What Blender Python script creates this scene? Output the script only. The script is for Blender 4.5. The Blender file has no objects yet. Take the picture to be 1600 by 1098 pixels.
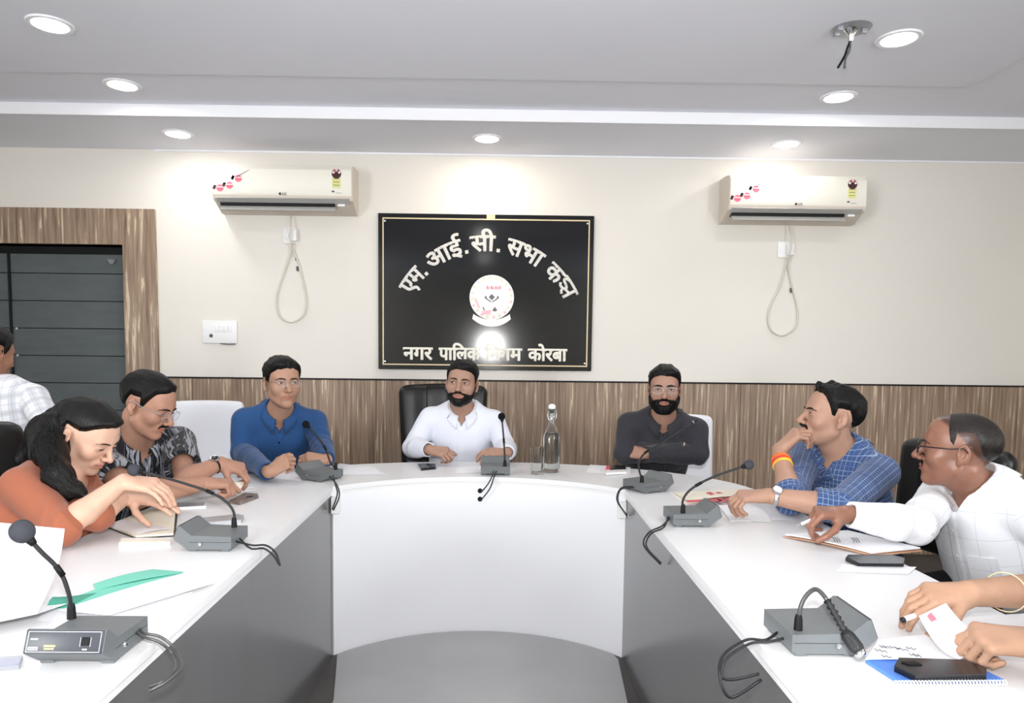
import bpy, bmesh, math, random
import numpy as np
from mathutils import Vector, Matrix
R_ = math.radians
SC = bpy.context.scene
COL = SC.collection

# ------------------------------------------------------------------ camera
CAM_H = 1.316
F_PX = 1107.74
YAW, PIT, ROL = .0125802, .0737893, .0110968
_F = Vector((math.sin(YAW)*math.cos(PIT), math.cos(YAW)*math.cos(PIT), -math.sin(PIT)))
_R0 = Vector((math.cos(YAW), -math.sin(YAW), 0)); _U0 = _R0.cross(_F)
_R = _R0*math.cos(ROL) + _U0*math.sin(ROL); _U = -_R0*math.sin(ROL) + _U0*math.cos(ROL)
cd = bpy.data.cameras.new('camera'); cam = bpy.data.objects.new('camera', cd); COL.objects.link(cam)
cd.sensor_fit = 'HORIZONTAL'; cd.sensor_width = 36; cd.lens = F_PX*36/1600
cd.shift_x = 20.37/1600; cd.shift_y = 90.4/1600; cd.clip_start = .05
m = Matrix((( _R.x, _U.x, -_F.x, 0), (_R.y, _U.y, -_F.y, 0), (_R.z, _U.z, -_F.z, CAM_H), (0, 0, 0, 1)))
cam.matrix_world = m
SC.camera = cam

# ------------------------------------------------------------------ light and exposure
SC.view_settings.view_transform = 'Standard'; SC.view_settings.look = 'None'
SC.view_settings.gamma = 1; SC.view_settings.use_curve_mapping = False
SC.view_settings.exposure = 0.38
SC.cycles.max_bounces = 8; SC.cycles.diffuse_bounces = 4; SC.cycles.glossy_bounces = 3
SC.cycles.transmission_bounces = 6; SC.cycles.transparent_max_bounces = 8; SC.cycles.caustics_reflective = False; SC.cycles.caustics_refractive = False
W = bpy.data.worlds.new('world'); SC.world = W; W.use_nodes = True
W.node_tree.nodes['Background'].inputs[0].default_value = (.9, .95, 1, 1)
W.node_tree.nodes['Background'].inputs[1].default_value = .6

def lamp(name, kind, loc, power, color=(1, 1, 1), look=None, **kw):
    l = bpy.data.lights.new(name, kind); l.energy = power; l.color = color
    for k, v in kw.items(): setattr(l, k, v)
    o = bpy.data.objects.new(name, l); COL.objects.link(o); o.location = loc
    if look is not None:
        o.rotation_euler = (Vector(look) - Vector(loc)).to_track_quat('-Z', 'Y').to_euler()
    return o
# the camera's own flash in its hot shoe, above the lens
lamp('camera_flash', 'SPOT', (0.0, -.02, CAM_H+.15), 130, (1, .99, .97), (-.02, 4.7, 1.25), spot_size=R_(105), spot_blend=.75, shadow_soft_size=.03)
# added soft fill from both sides behind the photographer; no windows stand there
lamp('side_fill_light', 'AREA', (-3.6, -1.3, 1.65), 170, (.93, .97, 1), (3, .6, 1.55), shape='RECTANGLE', size=2.2, size_y=1.5)
lamp('side_fill_light', 'AREA', (3.7, -1.3, 1.65), 170, (.93, .97, 1), (-3, .6, 1.55), shape='RECTANGLE', size=2.2, size_y=1.5)
LAMP_POWER, LAMP_COLOR = 1.7, (1, .985, .96)

# ------------------------------------------------------------------ materials
def mat(name, col, rough=.5, spec=.5, metal=0, bump=None, noise=None, attr=None, coat=0, sheen=0, trans=0, emit=0, emit_col=None, ior=1.45, alpha=1, sss=0):
    """principled; noise=(scale, amount, stretch xyz), bump=(scale, strength, stretch)"""
    m = bpy.data.materials.new(name); m.use_nodes = True
    nt = m.node_tree; b = nt.nodes['Principled BSDF']
    def s(k, v):
        if k in b.inputs: b.inputs[k].default_value = v
    s('Base Color', (*col, 1)); s('Roughness', rough); s('Specular IOR Level', spec); s('Metallic', metal)
    s('Coat Weight', coat); s('Sheen Weight', sheen); s('Transmission Weight', trans); s('IOR', ior); s('Alpha', alpha)
    if sss: s('Subsurface Weight', sss); s('Subsurface Radius', (.012, .005, .003)); s('Subsurface Scale', 1.0)
    if emit: s('Emission Color', (*(emit_col or col), 1)); s('Emission Strength', emit)
    src = None
    if attr:
        a = nt.nodes.new('ShaderNodeAttribute'); a.attribute_name = attr; src = a.outputs['Color']
    tc = None
    def coords(st):
        nonlocal tc
        if tc is None: tc = nt.nodes.new('ShaderNodeTexCoord')
        mp = nt.nodes.new('ShaderNodeMapping'); mp.inputs['Scale'].default_value = st
        nt.links.new(tc.outputs['Object'], mp.inputs[0]); return mp.outputs[0]
    if noise:
        sc, am, st = (*noise, (1, 1, 1))[:3]
        n = nt.nodes.new('ShaderNodeTexNoise'); n.inputs['Scale'].default_value = sc; n.inputs['Detail'].default_value = 4
        nt.links.new(coords(st), n.inputs['Vector'])
        mr = nt.nodes.new('ShaderNodeMapRange'); mr.inputs['From Min'].default_value = .25; mr.inputs['From Max'].default_value = .75
        mr.inputs['To Min'].default_value = 1-am; mr.inputs['To Max'].default_value = 1+am
        nt.links.new(n.outputs[0], mr.inputs[0])
        mx = nt.nodes.new('ShaderNodeMix'); mx.data_type = 'RGBA'; mx.blend_type = 'MULTIPLY'; mx.inputs[0].default_value = 1
        if src is None: mx.inputs['A'].default_value = (*col, 1)
        else: nt.links.new(src, mx.inputs['A'])
        nt.links.new(mr.outputs[0], mx.inputs['B']); src = mx.outputs['Result']
    if src is not None: nt.links.new(src, b.inputs['Base Color'])
    if bump:
        sc, am, st = (*bump, (1, 1, 1))[:3]
        n = nt.nodes.new('ShaderNodeTexNoise'); n.inputs['Scale'].default_value = sc; n.inputs['Detail'].default_value = 3
        nt.links.new(coords(st), n.inputs['Vector'])
        bp = nt.nodes.new('ShaderNodeBump'); bp.inputs['Strength'].default_value = am; bp.inputs['Distance'].default_value = .01
        nt.links.new(n.outputs[0], bp.inputs['Height']); nt.links.new(bp.outputs[0], b.inputs['Normal'])
    return m

def lin(*c):
    return tuple(((v/255)/12.92 if v/255 <= .04045 else ((v/255+.055)/1.055)**2.4) for v in c)

def ramp_mat(name, stops, axis_stretch, scale, rough=.5, spec=.4, detail=6, dist=0, coords='Object', bump=0):
    m = bpy.data.materials.new(name); m.use_nodes = True; nt = m.node_tree; b = nt.nodes['Principled BSDF']
    b.inputs['Roughness'].default_value = rough; b.inputs['Specular IOR Level'].default_value = spec
    tc = nt.nodes.new('ShaderNodeTexCoord'); mp = nt.nodes.new('ShaderNodeMapping'); mp.inputs['Scale'].default_value = axis_stretch
    nt.links.new(tc.outputs[coords], mp.inputs[0])
    n = nt.nodes.new('ShaderNodeTexNoise'); n.inputs['Scale'].default_value = scale; n.inputs['Detail'].default_value = detail; n.inputs['Distortion'].default_value = dist
    nt.links.new(mp.outputs[0], n.inputs['Vector'])
    r = nt.nodes.new('ShaderNodeValToRGB'); cr = r.color_ramp
    while len(cr.elements) < len(stops): cr.elements.new(.5)
    for e, (p, c) in zip(cr.elements, stops): e.position = p; e.color = (*c, 1)
    nt.links.new(n.outputs[0], r.inputs[0]); nt.links.new(r.outputs[0], b.inputs['Base Color'])
    if bump:
        bp = nt.nodes.new('ShaderNodeBump'); bp.inputs['Strength'].default_value = bump; bp.inputs['Distance'].default_value = .004
        nt.links.new(n.outputs[0], bp.inputs['Height']); nt.links.new(bp.outputs[0], b.inputs['Normal'])
    return m

M = {}
M['wall'] = mat('cream_paint', lin(228, 223, 215), .75, .25, noise=(1.3, .02), bump=(60, .04))
M['wall_side'] = mat('side_paint', lin(222, 217, 208), .8, .2)
M['ceil'] = mat('ceiling_paint', lin(240, 241, 249), .85, .2, noise=(.9, .025))
M['trim_white'] = mat('white_trim', lin(240, 240, 244), .6, .3)
M['groove'] = mat('ceiling_joint', lin(110, 108, 115), .9, .1)
WOODST = [(.27, lin(104, 84, 69)), (.40, lin(134, 112, 94)), (.52, lin(150, 128, 109)), (.60, lin(160, 138, 117)), (.65, lin(214, 196, 170)), (.70, lin(146, 123, 104))]
M['wood_v'] = ramp_mat('zebrano_laminate', WOODST, (1, 1, .035), 62, .45, .4, 4, .35)
M['wood_door'] = ramp_mat('zebrano_frame', WOODST, (1, 1, .06), 40, .45, .4, 4, .5)
M['slat'] = mat('grey_slat', lin(84, 90, 92), .45, .4, noise=(6, .1, (1, 1, 4)))
M['door_dark'] = mat('dark_gap', lin(18, 19, 20), .6, .3)
M['table_white'] = mat('white_laminate', lin(232, 232, 233), .32, .4, noise=(2, .012))
M['panel_white'] = mat('white_panel', lin(236, 237, 241), .5, .3)
M['panel_dark'] = mat('dark_grey_laminate', lin(88, 87, 88), .2, .9, noise=(3, .12, (1, 1, .4)))
M['floor'] = mat('floor_grey_brown', lin(78, 74, 72), .5, .4, noise=(5, .25))
M['mat_grey'] = mat('grey_floor_sheet', lin(168, 168, 169), .45, .4, noise=(3, .05), bump=(80, .03))
M['ac_white'] = mat('ac_plastic', lin(235, 230, 218), .35, .5)
M['ac_side'] = mat('ac_shell', lin(214, 203, 190), .45, .4)
M['ac_in'] = mat('ac_louvre_grey', lin(178, 176, 172), .5, .4)
M['black'] = mat('black_matte', lin(14, 14, 15), .6, .3)
M['board'] = mat('black_gloss_board', lin(5, 6, 8), .11, .55, noise=(4, .3))
M['gold'] = mat('pale_gold_line', lin(225, 205, 165), .45, .4)
M['letter'] = mat('silver_cream_letter', lin(232, 228, 214), .4, .5, noise=(60, .1))
M['letter2'] = mat('brushed_letter', lin(214, 211, 204), .4, .5, noise=(90, .18))
M['white'] = mat('white_plastic', lin(240, 240, 240), .4, .4)
M['offwhite'] = mat('offwhite_cable', lin(214, 208, 196), .5, .4)
M['paper'] = mat('paper', lin(240, 240, 243), .7, .2, noise=(30, .01))
M['paper_cream'] = mat('cream_paper', lin(236, 229, 212), .7, .2)
M['mic_grey'] = mat('mic_grey', lin(104, 108, 110), .45, .4, bump=(200, .05))
M['mic_dark'] = mat('mic_dark_panel', lin(62, 64, 70), .35, .5)
M['foam'] = mat('foam_grey', lin(72, 74, 80), .95, .1, bump=(700, .5))
M['foam_black'] = mat('foam_black', lin(26, 27, 31), .95, .1, bump=(700, .5))
M['neck'] = mat('gooseneck_black', lin(30, 31, 34), .35, .5, bump=(900, .3))
M['neck_grey'] = mat('gooseneck_grey', lin(85, 85, 85), .35, .5, .4)
M['chrome'] = mat('chrome', lin(205, 205, 205), .2, .5, 1)
M['phone'] = mat('phone_black', lin(20, 21, 26), .25, .5)
M['phone_glass'] = mat('phone_glass', lin(26, 32, 36), .08, .5)
M['leather'] = mat('black_leather', lin(16, 16, 17), .36, .5, bump=(220, .07))
M['chair_white'] = mat('white_leatherette', lin(232, 233, 240), .5, .35)
M['glow'] = mat('lamp_diffuser', (1, .98, .95), .5, .2, emit=14, emit_col=(1, .99, .97))
M['glow_warm'] = mat('lamp_diffuser_warm', (1, .9, .78), .5, .2, emit=14, emit_col=(1, .9, .76))
M['teal'] = mat('teal_folder', lin(120, 205, 185), .5, .3)
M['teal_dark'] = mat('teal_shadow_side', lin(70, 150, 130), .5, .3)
M['blue'] = mat('blue_notebook', lin(86, 136, 222), .45, .4)
M['brown_file'] = mat('brown_file', lin(196, 152, 122), .6, .3)
M['red_print'] = mat('red_print', lin(206, 90, 100), .6, .3)
M['pink'] = mat('pink_print', lin(226, 120, 138), .6, .3)
M['ink'] = mat('grey_ink', lin(90, 92, 100), .6, .3)
M['green_print'] = mat('green_yellow_print', lin(222, 220, 150), .6, .3)
M['maroon'] = mat('dark_maroon_print', lin(70, 40, 44), .6, .3)
M['yellow'] = mat('label_yellow', lin(226, 196, 130), .6, .3)
M['silver'] = mat('silver_phone', lin(160, 162, 168), .3, .5, .3); M['lilac_glass'] = mat('lilac_glass', lin(150, 152, 172), .15, .5)
M['floral'] = mat('brown_case', lin(128, 116, 108), .5, .4, noise=(55, .5))

# ------------------------------------------------------------------ mesh helpers
def link(o, parent=None):
    COL.objects.link(o)
    if parent is not None: o.parent = parent
    return o

def mesh_obj(name, verts, faces, m, parent=None, smooth=False):
    me = bpy.data.meshes.new(name); me.from_pydata([tuple(v) for v in verts], [], faces); me.update()
    if smooth: me.shade_smooth()
    if m is not None:
        for k in (m if isinstance(m, (list, tuple)) else [m]): me.materials.append(k)
    return link(bpy.data.objects.new(name, me), parent)

def bm_obj(name, bm, m, parent=None, smooth=None):
    me = bpy.data.meshes.new(name); bmesh.ops.recalc_face_normals(bm, faces=bm.faces[:]); bm.to_mesh(me); bm.free()
    for k in (m if isinstance(m, (list, tuple)) else [m]): me.materials.append(k)
    o = link(bpy.data.objects.new(name, me), parent)
    if smooth:
        me.shade_smooth()
        try: me.set_sharp_from_angle(angle=R_(smooth))
        except Exception: pass
    return o

def bbox_into(bm, lo, hi, mi=0, rot=None, loc=(0, 0, 0)):
    vs = []
    for z in (lo[2], hi[2]):
        for x, y in ((lo[0], lo[1]), (hi[0], lo[1]), (hi[0], hi[1]), (lo[0], hi[1])):
            v = Vector((x, y, z))
            if rot is not None: v = rot @ v
            vs.append(bm.verts.new(v + Vector(loc)))
    fs = [(0, 3, 2, 1), (4, 5, 6, 7), (0, 1, 5, 4), (1, 2, 6, 5), (2, 3, 7, 6), (3, 0, 4, 7)]
    for f in fs:
        fc = bm.faces.new([vs[i] for i in f]); fc.material_index = mi
    return vs

def box(name, lo, hi, m, parent=None, bevel=0, seg=2, rz=0, loc=(0, 0, 0), rot=None):
    """box in local coordinates; the object sits at loc, turned by rz"""
    bm = bmesh.new(); bbox_into(bm, lo, hi)
    if bevel: bmesh.ops.bevel(bm, geom=bm.edges[:] + bm.verts[:], offset=bevel, segments=seg, profile=.5, affect='EDGES')
    o = bm_obj(name, bm, m, parent, 35 if bevel else None); o.location = loc
    o.rotation_euler = rot if rot else (0, 0, rz)
    return o

def prism(name, pts, z0, z1, m, parent=None, bevel=0, seg=2, plane='xy'):
    """extrude a 2-D outline; plane xy -> z, xz -> y, yz -> x"""
    bm = bmesh.new()
    def P(a, b, c): return (a, b, c) if plane == 'xy' else ((a, c, b) if plane == 'xz' else (c, a, b))
    lo = [bm.verts.new(P(x, y, z0)) for x, y in pts]; hi = [bm.verts.new(P(x, y, z1)) for x, y in pts]
    n = len(pts); bm.faces.new(lo[::-1]); bm.faces.new(hi)
    for i in range(n): bm.faces.new((lo[i], lo[(i+1) % n], hi[(i+1) % n], hi[i]))
    if bevel:
        es = [e for e in bm.edges if len(e.link_faces) == 2 and e.calc_face_angle(0) > R_(25)]
        bmesh.ops.bevel(bm, geom=es, offset=bevel, segments=seg, profile=.5, affect='EDGES')
    return bm_obj(name, bm, m, parent, 35)

def catmull(pts, n=8):
    P = [np.array(p, float) for p in pts]; P = [2*P[0]-P[1]] + P + [2*P[-1]-P[-2]]; out = []
    for i in range(1, len(P)-2):
        for k in range(n):
            t = k/n; a, b, c, d = P[i-1:i+3]
            out.append(.5*((2*b)+(-a+c)*t+(2*a-5*b+4*c-d)*t*t+(-a+3*b-3*c+d)*t**3))
    out.append(P[-2]); return out

def tube_geo(pts, r, seg=8, flat=1.0, cap=True):
    pts = [np.array(p, float) for p in pts]; n = len(pts)
    rs = [r]*n if np.isscalar(r) else list(np.interp(np.linspace(0, 1, n), np.linspace(0, 1, len(r)), r))
    V, Fc = [], []; up = None
    for i, p in enumerate(pts):
        t = pts[min(i+1, n-1)] - pts[max(i-1, 0)]; t = t/(np.linalg.norm(t)+1e-12)
        if up is None:
            up = np.array([0, 0, 1.]) if abs(t[2]) < .9 else np.array([1., 0, 0])
        u = up - t*(up@t); u /= np.linalg.norm(u)+1e-12; v = np.cross(t, u); up = u
        for k in range(seg):
            a = 2*math.pi*k/seg; V.append(p + rs[i]*(math.cos(a)*u*flat + math.sin(a)*v))
    for i in range(n-1):
        for k in range(seg):
            a, b = i*seg+k, i*seg+(k+1) % seg; Fc.append((a, b, b+seg, a+seg))
    if cap: Fc.append(tuple(range(seg))[::-1]); Fc.append(tuple((n-1)*seg+k for k in range(seg)))
    return V, Fc

def tube(name, pts, r, m, parent=None, seg=8, smooth_path=0, flat=1.0):
    if smooth_path: pts = catmull(pts, smooth_path)
    V, Fc = tube_geo(pts, r, seg, flat)
    return mesh_obj(name, V, Fc, m, parent, True)

def lathe(name, prof, m, parent=None, seg=24, loc=(0, 0, 0), smooth=40, axis='z'):
    V, Fc = [], []; n = len(prof)
    for r, z in prof:
        for k in range(seg):
            a = 2*math.pi*k/seg; V.append((r*math.cos(a), r*math.sin(a), z))
    for i in range(n-1):
        for k in range(seg):
            a, b = i*seg+k, i*seg+(k+1) % seg; Fc.append((a, b, b+seg, a+seg))
    Fc.append(tuple(range(seg))[::-1]); Fc.append(tuple((n-1)*seg+k for k in range(seg)))
    bm = bmesh.new(); vs = [bm.verts.new(v) for v in V]
    for f in Fc: bm.faces.new([vs[i] for i in f])
    bmesh.ops.remove_doubles(bm, verts=bm.verts[:], dist=1e-6)
    o = bm_obj(name, bm, m, parent, smooth); o.location = loc; return o

def thing(name, label, cat, loc=(0, 0, 0), rz=0, group=None):
    o = bpy.data.objects.new(name, None); COL.objects.link(o); o.empty_display_size = .05
    o.location = loc; o.rotation_euler = (0, 0, rz); return tag(o, label, cat, group)
def tag(o, label, cat, group=None):
    o['label'] = label; o['category'] = cat
    if group: o['group'] = group
    return o
def struct(o): o['kind'] = 'structure'; return o

def copy_thing(src, loc, rz, label, group=None):
    c = src.copy(); COL.objects.link(c); c.location = loc; c.rotation_euler = (0, 0, rz)
    c['label'] = label
    if group: c['group'] = group
    for ch in list(src.children):
        d = ch.copy(); COL.objects.link(d); d.parent = c
        for g in list(ch.children):
            e = g.copy(); COL.objects.link(e); e.parent = d
    return c

def text_geo(s, size=1.0, offset=0.0):
    cu = bpy.data.curves.new('lettering', 'FONT'); cu.body = s; cu.size = size; cu.offset = offset; cu.resolution_u = 4
    o = bpy.data.objects.new('lettering', cu); COL.objects.link(o)
    dg = bpy.context.evaluated_depsgraph_get(); dg.update()
    me = bpy.data.meshes.new_from_object(o.evaluated_get(dg))
    V = np.array([v.co[:] for v in me.vertices]).reshape(-1, 3); Fc = [tuple(p.vertices) for p in me.polygons]
    bpy.data.objects.remove(o); bpy.data.curves.remove(cu); bpy.data.meshes.remove(me)
    return V, Fc

def split_long(V, Fc, lim):
    bm = bmesh.new(); vs = [bm.verts.new(v) for v in V]
    for f in Fc:
        try: bm.faces.new([vs[i] for i in f])
        except ValueError: pass
    bmesh.ops.triangulate(bm, faces=bm.faces[:])
    for _ in range(4):
        es = [e for e in bm.edges if e.calc_length() > lim]
        if not es: break
        bmesh.ops.subdivide_edges(bm, edges=es, cuts=1)
        bmesh.ops.triangulate(bm, faces=bm.faces[:])
    bm.verts.index_update()
    V = np.array([v.co[:] for v in bm.verts]); Fc = [tuple(v.index for v in f.verts) for f in bm.faces]; bm.free()
    return V, Fc

def cells(n_text, w): return [w]*n_text
# ------------------------------------------------------------------ room
WY = 4.75            # back wall
ZS, ZC = 2.637, 2.70 # low soffit along the back wall, main ceiling
SX0, SX1, BY = -3.7, 3.8, -2.6
YS = 4.10            # front edge of the soffit
DADO = 1.158
struct(box('floor', (SX0-.1, BY-.1, -.12), (SX1+.1, WY+.1, 0), M['floor']))
# back wall around the door opening (door at the left)
DX0, DX1, DZ = -4.2, -2.41, 2.02
wall = box('wall_back', (-2.20, WY, 0), (SX1+.1, WY+.12, 2.8), M['wall']); struct(wall)
struct(box('wall_back_over_door', (SX0-.1, WY, 2.02), (-2.20, WY+.12, 2.8), M['wall']))
struct(box('wall_left', (SX0-.12, BY, 0), (SX0, WY, 2.8), M['wall_side']))
struct(box('wall_right', (SX1, BY, 0), (SX1+.12, WY, 2.8), M['wall_side']))
struct(box('wall_front', (SX0-.1, BY-.12, 0), (SX1+.1, BY, 2.8), M['wall_side']))
# the walls behind the photographer are solid, without window openings
# ceiling: main field, recessed joint, dropped centre panel, soffit
struct(box('ceiling', (SX0-.1, BY-.1, ZC), (SX1+.1, WY+.1, ZC+.1), M['ceil']))
struct(box('ceiling_soffit', (SX0-.1, YS, ZS), (SX1+.1, WY, ZC), M['ceil']))
struct(box('ceiling_panel', (-3.3, -2.0, ZC-.012), (2.385, 3.63, ZC), M['ceil']))
struct(box('trim_1', (SX0, YS-.018, ZS-.004), (SX1, YS, ZC), M['trim_white'], None, .004))
struct(box('trim_2', (SX0, 3.63, ZC-.006), (2.385, 3.638, ZC-.0005), M['groove']))
struct(box('trim_3', (2.385, -2.0, ZC-.006), (2.393, 3.638, ZC-.0005), M['groove']))
struct(box('trim_4', (-2.2, WY-.006, ZS-.012), (SX1, WY, ZS), M['trim_white']))
# timber-look dado: separate panels side by side, dark line on top
dado = box('trim_5', (-2.2, WY-.022, DADO-.006), (SX1, WY-.001, DADO+.004), M['door_dark']); struct(dado)
xs = [-2.2, -1.98, -.76, .46, 1.68, 2.9, SX1]
base = thing('wall_panelling', 'wood grain laminate dado panelling along the cream back wall', 'panelling', (0, WY, 0))
base['kind'] = 'structure'
for a, b in zip(xs, xs[1:]):
    box('panel', (a+.0012, -.018, .0), (b-.0012, -.001, DADO-.006), M['wood_v'], base, .001, 1)

# door frame and the dark slatted door
fr = thing('door_1', 'dark grey slatted door in a wide wood grain frame', 'door', (0, WY, 0)); fr['kind'] = 'structure'
prism('frame_jamb', [(-2.41, 0), (-2.2, 0), (-2.2, 2.25), (-2.41, 2.02)], -.03, .1, M['wood_door'], fr, .002, 1, 'xz')
hd = ramp_mat('zebrano_head', WOODST, (1, 1, .06), 40, .45, .4, 4, .5)
prism('frame_head', [(-3.6, 2.02), (-2.41, 2.02), (-2.2, 2.25), (-3.6, 2.25)], -.03, .1, hd, fr, .002, 1, 'xz')
box('frame_back', (-3.75, .10, 0), (-2.41, .115, 2.02), M['door_dark'], fr)
zs = np.arange(.02, 1.93, .182)
for i, z in enumerate(zs):
    box('slat', (-3.705, .055+.002*(i % 2), z), (-2.415, .095, min(z+.178, 1.965)), M['slat'], fr, .002, 1)
box('door_stile', (-3.21, .045, 0), (-3.195, .057, 1.965), M['door_dark'], fr)
for z in (1.47, 1.29): lathe('bolt', [(0, -.004), (.009, -.004), (.009, .004), (0, .006)], M['chrome'], fr, 12, (-3.165, .048, z)).rotation_euler = (R_(90), 0, 0)
lathe('closer', [(0, 0), (.012, 0), (.03, .03), (0, .03)], M['silver'], fr, 12, (-2.52, .04, 1.90))

# ------------------------------------------------------------------ recessed lamps
def ceiling_light(x, y, z, label, warm=False, group='round recessed ceiling lamps'):
    t = thing('ceiling_light', label, 'ceiling light', (x, y, z), 0, group)
    lathe('lamp_rim', [(.074, -.006), (.088, -.007), (.092, -.001), (.092, 0), (.074, 0)], M['trim_white'], t, 28)
    lathe('diffuser', [(0, -.0075), (.066, -.0075), (.075, -.004), (.075, -.001), (0, -.001)], M['glow_warm' if warm else 'glow'], t, 28)
    l = lamp('lamp_light', 'AREA', (0, 0, -.012), LAMP_POWER*(1.6 if warm else 1), (1, .88, .72) if warm else LAMP_COLOR, shape='DISK', size=.13)
    l.parent = t; return t
LX = ['left', 'right']
for x, y, z, lab in ((-1.863, 3.11, ZC-.012, 'bright round lamp in the ceiling panel at the upper left corner'),
                     (-1.922, 3.81, ZC, 'round ceiling lamp between the thin joint and the white strip, over the door side'),
                     (-1.90, 4.41, ZS, 'round lamp in the soffit in front of the air conditioner beside the door'),
                     (1.726, 3.11, ZC-.012, 'bright round lamp next to the bare fixture with hanging wires'),
                     (1.816, 3.82, ZC, 'round ceiling lamp between the thin joint and the white strip, beyond the hanging wires'),
                     (1.80, 4.43, ZS, 'round lamp in the soffit in front of the air conditioner far from the door')):
    ceiling_light(x, y, z, lab)
ceiling_light(-.035, 4.41, ZS, 'warm glowing round lamp in the soffit above the black sign', True)
for x in (-1.85, 1.7):
    for y, w_ in ((2.2, 'first'), (1.2, 'second'), (.2, 'third'), (-.9, 'last')): ceiling_light(x, y, ZC-.012, 'ceiling lamp out of view, %s of the near row on the %s side' % (w_, 'door' if x < 0 else 'far'), group='round lamps above the near half of the room')
for x in (-.1,):
    for y in (1.4, -.4): ceiling_light(x, y, ZC-.012, 'round ceiling lamp out of view over the %s of the table opening' % ('middle' if y > 0 else 'mouth'), group='round lamps above the near half of the room')

# bare ceiling fixture with hanging wires
t = thing('ceiling_fixture', 'bare round mounting plate on the ceiling with short loose wires hanging', 'ceiling fixture', (1.48, 3.03, ZC-.012))
lathe('mounting_plate', [(0, -.004), (.075, -.004), (.08, -.002), (.08, 0), (0, 0)], M['silver'], t, 24)
lathe('hook_boss', [(0, -.05), (.008, -.05), (.012, -.03), (.02, -.012), (.03, -.004), (0, -.004)], M['chrome'], t, 14)
for dx, dy in ((-.05, .02), (.05, -.01), (-.06, -.03)):
    box('clip', (dx-.012, dy-.01, -.022), (dx+.012, dy+.01, -.004), M['silver'], t, .002)
tube('wire', [(0, 0, -.045), (-.012, 0, -.08), (-.02, .005, -.11), (-.045, .005, -.155)], .005, M['black'], t, 6, 5)
tube('wire', [(0, 0, -.045), (-.005, -.01, -.085), (-.018, -.005, -.12), (-.022, -.005, -.16)], .005, M['ink'], t, 6, 5)

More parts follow.
